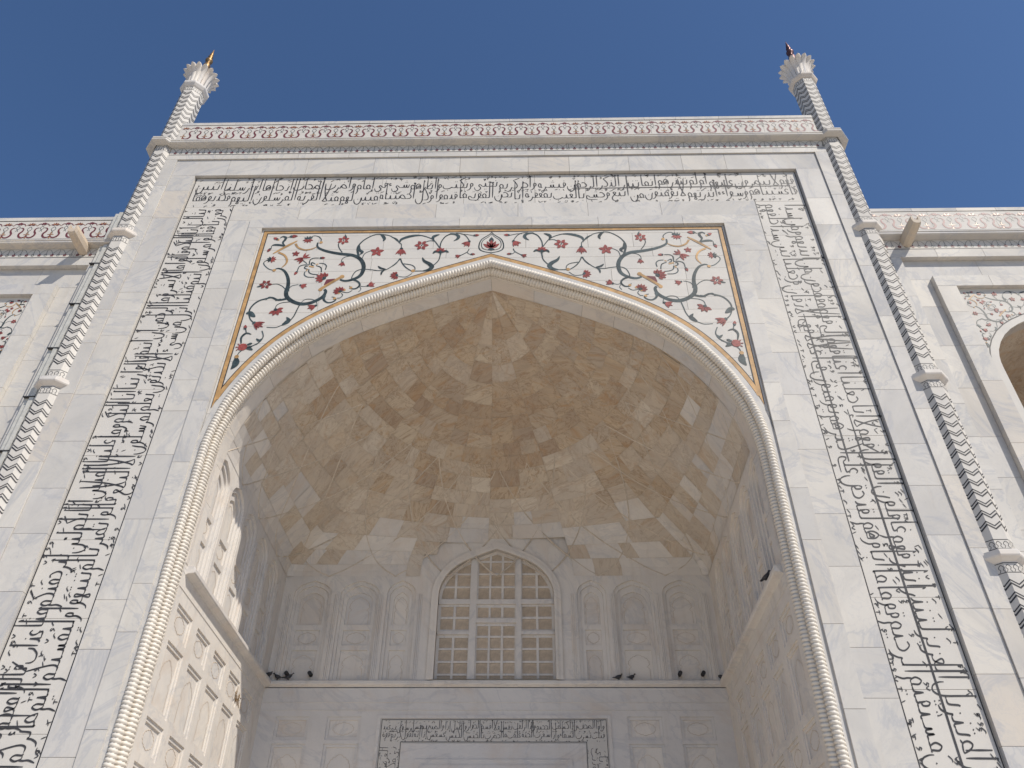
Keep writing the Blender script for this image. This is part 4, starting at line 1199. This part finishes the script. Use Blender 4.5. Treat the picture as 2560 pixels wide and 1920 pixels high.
def lettering(parent, key, length, height, place, depth, upf=0.150, wf=0.0235):
    """two interlaced tiers; place(A, v, d) maps distance from the start and height to the wall"""
    U_ = height * upf
    W_ = height * wf
    tiers = ([], []); acc = [0.0, 0.0]
    signs = MB()
    for w in TXT[key].split():                       # the sentence climbs from the lower to the upper tier and back
        t_ = 0 if acc[0] <= acc[1] else 1
        q = spell(w)
        tiers[t_].append(q); acc[t_] += q[2] + 0.12
    for tier in (0, 1):
        hs = (length - 0.1) / (acc[tier] * U_)
        base = height * (0.195 if tier == 0 else 0.565)
        a = 0.06
        n_ = 0
        for S, D, wd in tiers[tier]:
            top = height * (random.uniform(0.70, 0.95) if tier == 0 else 0.965 * random.uniform(0.97, 1.0))
            asc = (top - base) / U_
            bb = base + random.uniform(-0.03, 0.045) * height
            def mp(p, a=a, asc=asc, bb=bb):
                y = p[1]
                if y > 1.3:
                    y = 1.3 + (y - 1.3) * max(0.2, (asc - 1.3) / 2.9) if y <= 4.2 else asc + (y - 4.2) * 0.45 - 0.3
                return (a - p[0] * U_ * hs, bb + y * U_)
            mb = MB()
            for k, s in enumerate(S):
                n_ += 1
                pen(mb, place, [mp(p) for p in s], W_, depth - 0.0010 * tier - 0.00025 * (n_ % 4))
            for p in D:
                x, y = a - p[0] * U_ * hs, bb + p[1] * U_
                r = W_ * 0.46
                n_ += 1
                mb.add([place(x + r, y, depth - 0.0022), place(x, y + r, depth - 0.0022), place(x - r, y, depth - 0.0022), place(x, y - r, depth - 0.0022)], [(0, 1, 2, 3)])
            ww = wd * U_ * hs
            for q in range(max(1, int(ww / (0.075 * height)))):
                tk = random.choice(TICKS)
                ax = a + random.uniform(0.05, 0.95) * ww
                ay = ((random.choice((0.045, 0.055, 0.07, 0.40, 0.45)) if tier == 0 else random.choice((0.46, 0.84, 0.89, 0.93))) + random.uniform(-0.012, 0.012)) * height
                for s in tk:
                    n_ += 1
                    pen(signs, place, [(ax - p[0] * U_ * 0.8, ay + p[1] * U_ * 0.8) for p in s], W_ * 0.6, depth - 0.0026 - 0.0002 * (n_ % 3))
            mb.build('word', M_BLACK, parent)
            a += (wd + 0.12) * U_ * hs
    signs.build('vowel_signs', M_BLACK, parent)['kind'] = 'stuff'
HW = XSO - XSI
lettering(script, 'top', 2 * XSO - 0.12, ZSO - ZSI, lambda A, v, d: (XSO - 0.06 - A, d, ZSI + v), Y_S - 0.004)
lettering(script, 'right', ZSI - 0.1, HW, lambda A, v, d: (XSI + v, d, 0.05 + A), Y_S - 0.004)
lettering(script, 'left', ZSI - 0.1, HW, lambda A, v, d: (-XSI - v, d, ZSI - 0.02 - A), Y_S - 0.004)
lettering(dscript, 'dtop', 6.0, 0.58, lambda A, v, d: (3.0 - A, YB + d, 7.49 + v), -0.017)
lettering(dscript, 'dright', 7.3, 0.56, lambda A, v, d: (2.44 + v, YB + d, 0.1 + A), -0.017)
lettering(dscript, 'dleft', 7.3, 0.56, lambda A, v, d: (-2.44 - v, YB + d, 7.44 - A), -0.017)
# long drawn-out strokes that run through the right-hand band and the head of the frame
m = MB()
pen(m, lambda x, v, d: (x, d, v), [(8.62, ZSI + 0.70), (6.0, ZSI + 0.70), (2.3, ZSI + 0.69)], 0.036, Y_S - 0.0075)
m.build('long_stroke', M_BLACK, script)
m = MB()
pen(m, lambda x, v, d: (x, d, v), [(XSI + 0.74, 4.3), (XSI + 0.75, 8.0), (XSI + 0.74, 12.6)], 0.040, Y_S - 0.0075)
m.build('long_stroke', M_BLACK, script)
m = MB()
pen(m, lambda x, v, d: (x, d, v), [(XSI + 0.42, 11.2), (XSI + 0.43, 13.0), (XSI + 0.42, 15.6)], 0.034, Y_S - 0.0075)
m.build('long_stroke', M_BLACK, script)

# ------------------------------------------------------------------ friezes, cornices, parapets
class MM:
    """mesh of several inlay colours"""
    def __init__(s):
        s.p = []
    def part(s, mat):
        b_ = MB(); s.p.append((b_, mat)); return b_
    def mesh(s, name):
        v, f, mi = [], [], []
        mats = []
        for b_, mat in s.p:
            if mat not in mats:
                mats.append(mat)
            k = len(v)
            v += b_.v; f += [tuple(i + k for i in q) for q in b_.f]; mi += [mats.index(mat)] * len(b_.f)
        me = mesh(name, v, f)
        for mt in mats:
            me.materials.append(mt)
        for p, i in zip(me.polygons, mi):
            p.material_index = i
        return me
T0 = TF(0.0)
def q1(px, py):
    return ((px - 795) * 0.00233, (1385 - py) * 0.0039)
def both(mb, pts, w, d, mirror=795):
    stroke(mb, T0, [q1(*p) for p in pts], w, d, 0, 4)
    stroke(mb, T0, [q1(2 * mirror - p[0], p[1]) for p in pts], w, d, 0, 4)
mo = MM()
a = mo.part(M_MAROON); t_ = mo.part(M_TAN); g_ = mo.part(M_GREEN)
for s in (-1, 1):
    stroke(a, T0, [(s * p, q) for p, q in [(0.075, 0.465), (0.135, 0.455), (0.175, 0.40), (0.165, 0.31), (0.115, 0.22), (0.13, 0.12), (0.20, 0.055), (0.285, 0.06), (0.335, 0.12), (0.32, 0.17)]], (0.015, 0.056, 0.010), -0.004, 0)
for k in range(5):
    c = q1(795, 1226); a.poly(T0, leafpoly(c[0], c[1], math.radians(90 + (k - 2) * 42), 0.085, 0.05), -0.0045 - 0.0001 * k, 0)
both(a, [(788, 1240), (765, 1222), (735, 1228), (722, 1245)], (0.01, 0.03, 0.006), -0.0035)
both(t_, [(722, 1245), (700, 1232), (680, 1225)], (0.01, 0.014, 0.006), -0.0038)
both(g_, [(795, 1246), (772, 1266), (795, 1288), (778, 1304)], (0.010, 0.012, 0.010), -0.0032)
both(g_, [(648, 1252), (676, 1278), (652, 1304), (662, 1330)], (0.010, 0.012, 0.010), -0.0032, 795)
c = q1(646.5, 1240)
for k in range(5):
    (t_ if k % 2 else a).poly(T0, leafpoly(c[0], c[1], math.radians(90 + (k - 2) * 36), 0.125, 0.045, 0.02), -0.0047 - 0.0001 * k, 0)
t_.poly(T0, [q1(638, 1380), q1(655, 1380), q1(651, 1312), q1(642, 1312)], -0.003, 0)
t_.poly(T0, [q1(610, 1342), q1(683, 1342), q1(683, 1336), q1(610, 1336)], -0.0034, 0)
SCROLL = mo.mesh('scroll_motif')
mo = MM()
g_ = mo.part(M_GREEN); a = mo.part(M_MAROON)
for s in (-1, 1):
    stroke(g_, T0, [(s * 0.172, 0.31), (s * 0.10, 0.29), (s * 0.035, 0.21), (0, 0.13)], (0.006, 0.009, 0.007), -0.003 - 0.0004 * (s + 1), 0)
stroke(g_, T0, [(0.172, 0.31), (0.175, 0.22), (0.172, 0.12)], (0.009, 0.010, 0.008), -0.0046, 0)
for k in range(5):
    a.poly(T0, leafpoly(0, 0.085, math.radians(90 + 72 * k), 0.055, 0.035, 0.012), -0.0055, 0)
stroke(g_, T0, [(0.172 + 0.035 * math.cos(t * 0.9), 0.085 + 0.035 * math.sin(t * 0.9)) for t in range(8)], (0.012, 0.014, 0.012), -0.0052, 0)
CHAIN = mo.mesh('chain_motif')

def line_x(parent, x0, x1, z, w, y, mat=None):
    m_ = MB(); m_.box(x0, x1, y - 0.004, y + 0.002, z - w / 2, z + w / 2)
    m_.build('inlay_line', mat or M_BLACK, parent)

def entablature(root, x0, x1, y, zb, plan):
    """chain frieze zb..zb+.35, cornice, scroll parapet; plan(proj) gives the cornice outline in plan"""
    # lower frieze
    m_ = MB(); m_.box(x0, x1, y + 0.05, y + 0.18, zb, zb + 0.6); fr = m_.build('chain_frieze', M_JOINT, root)
    hslabs(fr, x0, x1, zb, zb + 0.36, y, y + 0.05, 1.2, 2.4, M_PANEL)
    n = int((x1 - x0 - 0.1) / 0.345)
    st_ = (x1 - x0) / n
    for i in range(n):
        put('chain_motif', CHAIN, None, fr, (x0 + st_ * (i + 0.5), y - 0.002, zb + 0.01))
    line_x(fr, x0, x1, zb + 0.005, 0.018, y)
    # cornice
    m_ = MB()
    prof_ = [(0.0, zb + 0.36), (0.05, zb + 0.37), (0.17, zb + 0.385), (0.20, zb + 0.41), (0.20, zb + 0.45), (0.17, zb + 0.46), (0.17, zb + 0.50), (0.19, zb + 0.51), (0.19, zb + 0.55), (0.04, zb + 0.58), (-0.1, zb + 0.58)]
    rows_ = [plan(p) for p, _ in prof_]
    N = len(rows_[0])
    for r, (_, z) in zip(rows_, prof_):
        m_.v += [(p[0], p[1], z) for p in r]
    for j in range(len(prof_) - 1):
        for i in range(N - 1):
            m_.f.append((j * N + i, j * N + i + 1, (j + 1) * N + i + 1, (j + 1) * N + i))
    m_.build('cornice', M_MARBLE, root)
    # parapet
    m_ = MB(); m_.box(x0, x1, y + 0.05, y + 0.34, zb + 0.5, zb + 1.68); pa = m_.build('parapet', M_JOINT, root)
    hslabs(pa, x0, x1, zb + 0.58, zb + 1.56, y, y + 0.05, 1.3, 2.6, M_PANEL)
    hslabs(pa, x0, x1, zb + 1.56, zb + 1.70, y - 0.012, y + 0.33, 0.9, 1.9, M_MARBLE)
    n = int(round((x1 - x0) / 0.69))
    st_ = (x1 - x0 - 0.08) / n
    for i in range(n):
        put('scroll_motif', SCROLL, None, pa, (x0 + 0.04 + st_ * (i + 0.70), y - 0.002, zb + 0.79))
    line_x(pa, x0, x1, zb + 1.555, 0.016, y)
    line_x(pa, x0, x1, zb + 0.775, 0.016, y)
def plan_main(p):
    return [(-10.62 - p, 0.8), (-10.62 - p, 0.02 - p * 0.4), (-10.42 - p * 0.4, -0.22 - p), (-10.08, -0.22 - p), (-9.98, -0.10 - p)] + \
           [(9.98, -0.10 - p), (10.08, -0.22 - p), (10.42 + p * 0.4, -0.22 - p), (10.62 + p, 0.02 - p * 0.4), (10.62 + p, 0.8)]
entablature(portal, -9.97, 9.97, -0.10, 22.40, plan_main)

# ------------------------------------------------------------------ engaged corner shafts with pinnacles
PA, PX, PY = 0.335, 10.25, 0.125
RC = PA / math.cos(math.pi / 8)
def octa(r, z, full=True):
    k = r / math.cos(math.pi / 8)
    return [(k * math.cos(math.pi / 8 + i * math.pi / 4), k * math.sin(math.pi / 8 + i * math.pi / 4), z) for i in range(8)]
def oct_lathe(prof_):
    m_ = MB()
    for r, z in prof_:
        m_.v += octa(r, z)
    for j in range(len(prof_) - 1):
        for i in range(8):
            m_.f.append((j * 8 + i, j * 8 + (i + 1) % 8, (j + 1) * 8 + (i + 1) % 8, (j + 1) * 8 + i))
    return m_
def chevron(faces):
    m_ = MB()
    R = PA + 0.004
    kr = R / math.cos(math.pi / 8)
    for off_, th in ((0.0, 0.036), (0.072, 0.028)):
        pts = []
        for fi in faces:                               # face centre angles
            a0 = math.radians(fi)
            pts.append((kr * math.cos(a0 - math.pi / 8), kr * math.sin(a0 - math.pi / 8), 0.0))
            pts.append((R * math.cos(a0), R * math.sin(a0), -0.10))
        a0 = math.radians(faces[-1])
        pts.append((kr * math.cos(a0 + math.pi / 8), kr * math.sin(a0 + math.pi / 8), 0.0))
        n = len(pts)
        m_.add([(p[0], p[1], p[2] + off_) for p in pts] + [(p[0], p[1], p[2] + off_ + th) for p in pts], [(i, i + 1, n + i + 1, n + i) for i in range(n - 1)])
    me = mesh('chevron', m_.v, m_.f); me.materials.append(M_BLACK)
    return me
CHV = chevron((180, 225, 270, 315, 360))
CHV8 = chevron((0, 45, 90, 135, 180, 225, 270, 315))
def trefoils():
    m_ = MB()
    for fi in (180, 225, 270, 315, 360):
        a0 = math.radians(fi)
        def TT(s, z, d, a0=a0):
            r = PA + 0.003
            return (r * math.cos(a0) - s * math.sin(a0), r * math.sin(a0) + s * math.cos(a0), z)
        for c in (-0.072, 0.072):
            stroke(m_, TT, [(c - 0.055, 0.0), (c - 0.025, 0.045), (c - 0.05, 0.09), (c, 0.145), (c + 0.05, 0.09), (c + 0.025, 0.045), (c + 0.055, 0.0)], (0.010, 0.012, 0.010), 0, 0, 4)
        w = PA * math.tan(math.pi / 8)
        m_.add([TT(-w, -0.02, 0), TT(w, -0.02, 0), TT(w, -0.006, 0), TT(-w, -0.006, 0)], [(0, 1, 2, 3)])
        m_.add([TT(-w, 0.175, 0), TT(w, 0.175, 0), TT(w, 0.19, 0), TT(-w, 0.19, 0)], [(0, 1, 2, 3)])
    me = mesh('trefoil_band', m_.v, m_.f); me.materials.append(M_BLACK)
    return me
TREF = trefoils()
SHAFT = oct_lathe([(PA, 0.0), (PA, 22.80)]); SHAFT_ME = mesh('shaft', SHAFT.v, SHAFT.f)
RING = oct_lathe([(PA, -0.16), (PA + 0.04, -0.13), (PA + 0.10, -0.08), (PA + 0.115, -0.05), (PA + 0.115, 0.02), (PA + 0.09, 0.03), (PA + 0.09, 0.07), (PA + 0.06, 0.08), (PA, 0.11)]); RING_ME = mesh('ring', RING.v, RING.f)
PIN = oct_lathe([(PA, 22.9), (PA, 26.22)]); PIN_ME = mesh('pinnacle_shaft', PIN.v, PIN.f)
COLR = oct_lathe([(PA, 26.10), (PA + 0.04, 26.14), (PA + 0.09, 26.22), (PA + 0.10, 26.25), (PA + 0.10, 26.31), (PA + 0.07, 26.33), (PA + 0.03, 26.36), (PA - 0.02, 26.38), (0.31, 26.40)]); COLR_ME = mesh('collar', COLR.v, COLR.f)
def lathe(prof_, n=20):
    m_ = MB()
    for r, z in prof_:
        m_.v += [(r * math.cos(2 * math.pi * i / n), r * math.sin(2 * math.pi * i / n), z) for i in range(n)]
    for j in range(len(prof_) - 1):
        for i in range(n):
            m_.f.append((j * n + i, j * n + (i + 1) % n, (j + 1) * n + (i + 1) % n, (j + 1) * n + i))
    return m_
CUP = lathe([(0.30, 26.35), (0.30, 26.6), (0.33, 26.85), (0.38, 27.05), (0.30, 27.2), (0.15, 27.45), (0.09, 27.7), (0.0, 27.75)]); CUP_ME = mesh('cup', CUP.v, CUP.f, True)
# petal: curved, rounded, turned out at the tip
pv, pf = [], []
for j, (r, z, w) in enumerate([(0.32, 26.38, 0.055), (0.325, 26.6, 0.06), (0.345, 26.82, 0.07), (0.39, 26.98, 0.08), (0.46, 27.10, 0.09), (0.53, 27.18, 0.085), (0.575, 27.21, 0.055), (0.59, 27.215, 0.015)]):
    for k in (-1, -0.5, 0, 0.5, 1):
        pv.append((r + 0.03 * (1 - k * k), k * w, z))
    for k in (-1, -0.5, 0, 0.5, 1):
        pv.append((r - 0.045 + 0.03 * (1 - k * k), k * w, z + 0.035))
for j in range(7):
    for side_ in (0, 5):
        for k in range(4):
            pf.append((j * 10 + side_ + k, j * 10 + side_ + k + 1, (j + 1) * 10 + side_ + k + 1, (j + 1) * 10 + side_ + k))
    for e1 in (0, 4):
        pf.append((j * 10 + e1, j * 10 + 5 + e1, (j + 1) * 10 + 5 + e1, (j + 1) * 10 + e1))
pf.append((70, 71, 72, 73, 74, 79, 78, 77, 76, 75))
PETAL_ME = mesh('petal', pv, pf, True)
FIN = lathe([(0.12, 27.6), (0.10, 27.85), (0.12, 28.0), (0.075, 28.12), (0.06, 28.18), (0.12, 28.26), (0.13, 28.33), (0.09, 28.42), (0.05, 28.47), (0.085, 28.53), (0.085, 28.58), (0.05, 28.63), (0.065, 28.68), (0.045, 28.8), (0.0, 29.1)], 14); FIN_ME = mesh('finial', FIN.v, FIN.f, True)
RZ = [4.30, 8.87, 13.42, 18.72]
for sgn in (-1, 1):
    L = (sgn * PX, PY, 0)
    sh = put('corner_shaft', SHAFT_ME.copy(), M_PANEL, portal, L)
    pin = put('pinnacle', PIN_ME.copy(), M_PANEL, portal, L)
    fm = FIN_ME.copy()
    for z in RZ:
        put('ring', RING_ME, M_WALL, portal, (L[0], L[1], z))
        put('trefoil_band', TREF, None, portal, (L[0], L[1], z + 0.13)); put('trefoil_band', TREF, None, portal, (L[0], L[1], z - 0.37))
    put('trefoil_band', TREF, None, portal, (L[0], L[1], 22.53)); put('trefoil_band', TREF, None, portal, (L[0], L[1], 25.92))
    z = 3.0
    while z < 22.35:
        if all(abs(z - q) > 0.47 for q in RZ):
            put('chevron', CHV, None, portal, (L[0], L[1], z))
        z += 0.25
    z = 23.2
    while z < 25.8:
        put('chevron', CHV8, None, portal, (L[0], L[1], z)); z += 0.25
    put('collar', COLR_ME, M_WALL, portal, L)
    put('cup', CUP_ME, M_PANEL, portal, L)
    for k in range(16):
        o = put('petal', PETAL_ME, M_WALL, portal, L)
        o.rotation_euler = (0, 0, 2 * math.pi * (k + 0.5) / 16)
    f_ = put('finial', fm, M_BRASS if sgn < 0 else M_BRONZE, portal, L)
    f_['label'] = 'gilded ball and spike finial' if sgn < 0 else 'dark reddish bronze ball and spike finial'

# ------------------------------------------------------------------ wing walls either side
def wing(sgn):
    root = thing('wing_wall', 'marble wing wall %s of the portal with %s' % (('to the left', 'a metal conductor beside its edge') if sgn < 0 else ('to the right', 'half an arch at the picture edge')), 'wall', (sgn * 14.6, 0.1, 0), 'wing walls beside the portal')
    X = lambda a, b_: (min(sgn * a, sgn * b_), max(sgn * a, sgn * b_))
    XC = 14.6
    YW = 0.10
    def box(mm, a, b_, y0, y1, z0, z1):
        x0, x1 = X(a, b_); mm.box(x0, x1, y0, y1, z0, z1)
    x0, x1 = X(10.45, 24)
    mm = MB()
    hole = [(sgn * p[0], p[1]) for p in arch_loop(XC, 2.3, 0.02, 13.95, 15.93)]
    mm.plate(TF(0.32), [(x0, 0), (x1, 0), (x1, 18.6), (x0, 18.6)], [hole], 0, 0.3)
    box(mm, 10.5, 24, 0.32, 6, 18.3, 18.6)
    mm.build('core', M_CORE, root)
    # niche behind the arch
    nm = MB()
    half = [(sgn * p[0], p[1]) for p in arch_loop(XC, 2.3, 0.0, 13.95, 15.93)]
    n = len(half)
    nm.add([(p[0], 0.6, p[1]) for p in half] + [(sgn * XC + (p[0] - sgn * XC) * 0.93, 3.2, p[1] * 0.985) for p in half], [(i, (i + 1) % n, n + (i + 1) % n, n + i) for i in range(n)] + [tuple(range(n, 2 * n))])
    nm.build('niche', M_VAULT, root)
    def frame(name, xa, xb, za, zb_, yf, yb, closed=True, mat=None):
        b_ = MB()
        box(b_, xa, xb, yb - 0.02, yb, 0, za); box(b_, xa, 2 * XC - xa, yb - 0.02, yb, za, zb_); box(b_, 2 * XC - xb, 2 * XC - xa, yb - 0.02, yb, 0, za)
        p = b_.build(name, M_JOINT, root)
        u, v = X(xa, xb); vslabs(p, u, v, 0, za, yf, yb - 0.022, 0.9, 1.8, mat)
        u, v = X(2 * XC - xb, 2 * XC - xa); vslabs(p, u, v, 0, za, yf, yb - 0.022, 0.9, 1.8, mat)
        u, v = X(xa, 2 * XC - xa); hslabs(p, u, v, za, zb_, yf, yb - 0.022, 1.2, 2.4, mat)
        return p
    frame('outer_border', 10.5, 10.94, 17.72, 18.03, YW, 0.31)
    frame('recessed_border', 10.94, 11.55, 17.00, 17.72, YW + 0.15, 0.31)
    frame('inner_border', 11.55, 12.05, 16.62, 17.00, YW, 0.31)
    # spandrel of the wing arch
    ol = [(sgn * p[0], p[1]) for p in arch_loop(XC, 2.3, 0.0, 13.95, 15.93)]
    b_ = MB()
    u, v = X(12.05, 2 * XC - 12.05)
    b_.plate(TF(YW + 0.12), [(u, 0.01), (v, 0.01), (v, 16.62), (u, 16.62)], [[(p[0], max(p[1], 0.03)) for p in ol]], 0, 0.08)
    spw = b_.build('spandrel', M_PANEL, root)
    ring_o = [(sgn * p[0], p[1]) for p in arch_loop(XC, 2.515, 0.05, 13.97, 16.15)]
    ring_i = [(sgn * p[0], p[1]) for p in arch_loop(XC, 2.488, 0.06, 13.965, 16.12)]
    b_ = MB(); b_.plate(TF(YW + 0.12), ring_o, [ring_i], -0.004, 0, rim=True); b_.build('arch_line', M_BLACK, spw)
    for hs in (-1, 1):
        for o in FLORA[:n_half]:
            c = bpy.data.objects.new(o.name.split('.')[0], o.data)
            c.scale = (hs * 0.395, 1, 0.395)
            c.location = (sgn * XC, YW + 0.12 - Y_SP, 16.60 - 19.02 * 0.395)
            _link(c, spw)
    # panel edge lines
    def plan_w(p):
        l = [(10.5, 0.10 - p), (24.0, 0.10 - p)]
        return [(sgn * a_, b2) for a_, b2 in l]
    u, v = X(10.5, 22.92)
    entablature(root, u, v, YW, 18.03, plan_w)
    # stone water spout
    sx = 11.25
    mm = MB()
    prof_ = [(-0.13, 0.15), (-0.15, 0.02), (-0.12, -0.12), (-0.05, -0.17), (0.05, -0.17), (0.12, -0.12), (0.15, 0.02), (0.13, 0.15), (0.085, 0.15), (0.07, -0.02), (-0.07, -0.02), (-0.085, 0.15)]
    n = len(prof_)
    for yy, dz, k in ((0.3, 0.0, 1.0), (-0.25, 0.02, 0.98), (-0.62, 0.03, 0.9), (-0.68, 0.05, 0.82)):
        mm.v += [(sgn * sx + p[0] * k, yy, 18.28 + dz + p[1] * k) for p in prof_]
    for j in range(3):
        for i in range(n):
            mm.f.append((j * n + i, j * n + (i + 1) % n, (j + 1) * n + (i + 1) % n, (j + 1) * n + i))
    mm.f += [tuple(range(n)), tuple(range(3 * n, 4 * n))]
    mm.build('water_spout', M_STONE, root)
    return root
wing(-1); wing(1)

# ------------------------------------------------------------------ conductor strips by the left shaft
cond = thing('conductor_strip', 'pair of pale flat metal strips clamped beside the left chevron shaft', 'conductor', (-10.75, 0.05, 0))
for xa, xb, y in ((-10.80, -10.69, 0.0), (-10.665, -10.56, -0.06)):
    m = MB(); m.box(xa, xb, y, y + 0.03, 0, 18.36); m.box(xa, xb, y, y + 0.03, 18.62, 19.75)
    m.build('strip', M_LEAD, cond)
z = 2.4
while z < 18:
    m = MB(); m.box(-10.82, -10.54, -0.075, 0.095, z, z + 0.022); m.build('clamp', M_IRON, cond); z += 1.52

# ------------------------------------------------------------------ pigeons
def pigeon_mesh(turn):
    secs = [(-0.20, 0.065, 0.045, 0.006), (-0.13, 0.075, 0.05, 0.014), (-0.07, 0.09, 0.055, 0.045), (0.0, 0.10, 0.068, 0.068), (0.06, 0.115, 0.065, 0.068), (0.10, 0.14, 0.05, 0.052), (0.125, 0.18, 0.032, 0.035), (0.14, 0.21, 0.028, 0.030), (0.16, 0.222, 0.026, 0.026), (0.18, 0.218, 0.010, 0.010), (0.205, 0.210, 0.003, 0.003)]
    m_ = MB(); n = 10
    for (x, z, w, h) in secs:
        xx, yy = x, 0
        if x > 0.13:
            xx = 0.13 + (x - 0.13) * math.cos(turn); yy = (x - 0.13) * math.sin(turn)
        m_.v += [(xx, yy + w * math.cos(2 * math.pi * i / n), z + h * math.sin(2 * math.pi * i / n)) for i in range(n)]
    for j in range(len(secs) - 1):
        for i in range(n):
            m_.f.append((j * n + i, j * n + (i + 1) % n, (j + 1) * n + (i + 1) % n, (j + 1) * n + i))
    m_.f += [tuple(range(n)), tuple(range((len(secs) - 1) * n, len(secs) * n))]
    for s in (-1, 1):
        m_.box(0.005, 0.017, s * 0.028 - 0.006, s * 0.028 + 0.006, 0.0, 0.06)
        m_.box(-0.01, 0.05, s * 0.028 - 0.010, s * 0.028 + 0.010, 0.0, 0.006)
    return mesh('pigeon', m_.v, m_.f, True)
PIG = [(TL(6.9, 9.10, -0.13), 70, 0.5, 'dark pigeon on the left ledge, nearest the back corner'),
       (TBk(-6.0, 9.10, -0.06), 175, 0.2, 'dark pigeon in the left back corner of the ledge'),
       (TBk(-5.72, 9.10, -0.06), 5, -0.4, 'dark pigeon lying along the left end of the back ledge'),
       (TBk(3.40, 9.10, -0.04), 15, 0.9, 'dark pigeon on the back ledge right of the lattice window'),
       (TBk(3.76, 9.10, -0.04), 35, -0.6, 'second dark pigeon from the window on the right back ledge'),
       (TBk(6.22, 9.10, -0.06), 120, 0.0, 'dark pigeon squeezed into the right back corner'),
       (TR(0.95, 9.10, -0.15), -60, 0.3, 'lone dark pigeon on the sloping right ledge near the rope moulding')]
for loc, rz, tn, lab in PIG:
    o = put('pigeon', pigeon_mesh(tn), M_BIRD, None, loc)
    o.rotation_euler = (0, 0, math.radians(rz))
    o.scale = (0.82, 0.82, 0.82)
    tag(o, lab, 'pigeon', 'pigeons on the ledge')
# twig nest in a panel of the left wall
m = MB()
for i in range(90):
    s_ = 5.15 + random.gauss(0, 0.10); z_ = 7.92 + random.gauss(0, 0.09); d_ = random.uniform(-0.02, 0.05)
    a_ = random.uniform(0, math.pi); l_ = random.uniform(0.04, 0.11)
    ds, dz = l_ * math.cos(a_), l_ * math.sin(a_)
    m.lbox(lambda s, z, d: TL(s_ + (s * math.cos(a_) - z * math.sin(a_)), z_ + (s * math.sin(a_) + z * math.cos(a_)), d), -l_, l_, -0.004, 0.004, d_, d_ + 0.008)
o = m.build('bird_nest', M_TWIG)
tag(o, 'small brown twig nest stuck in a sunlit panel of the left wall', 'nest')
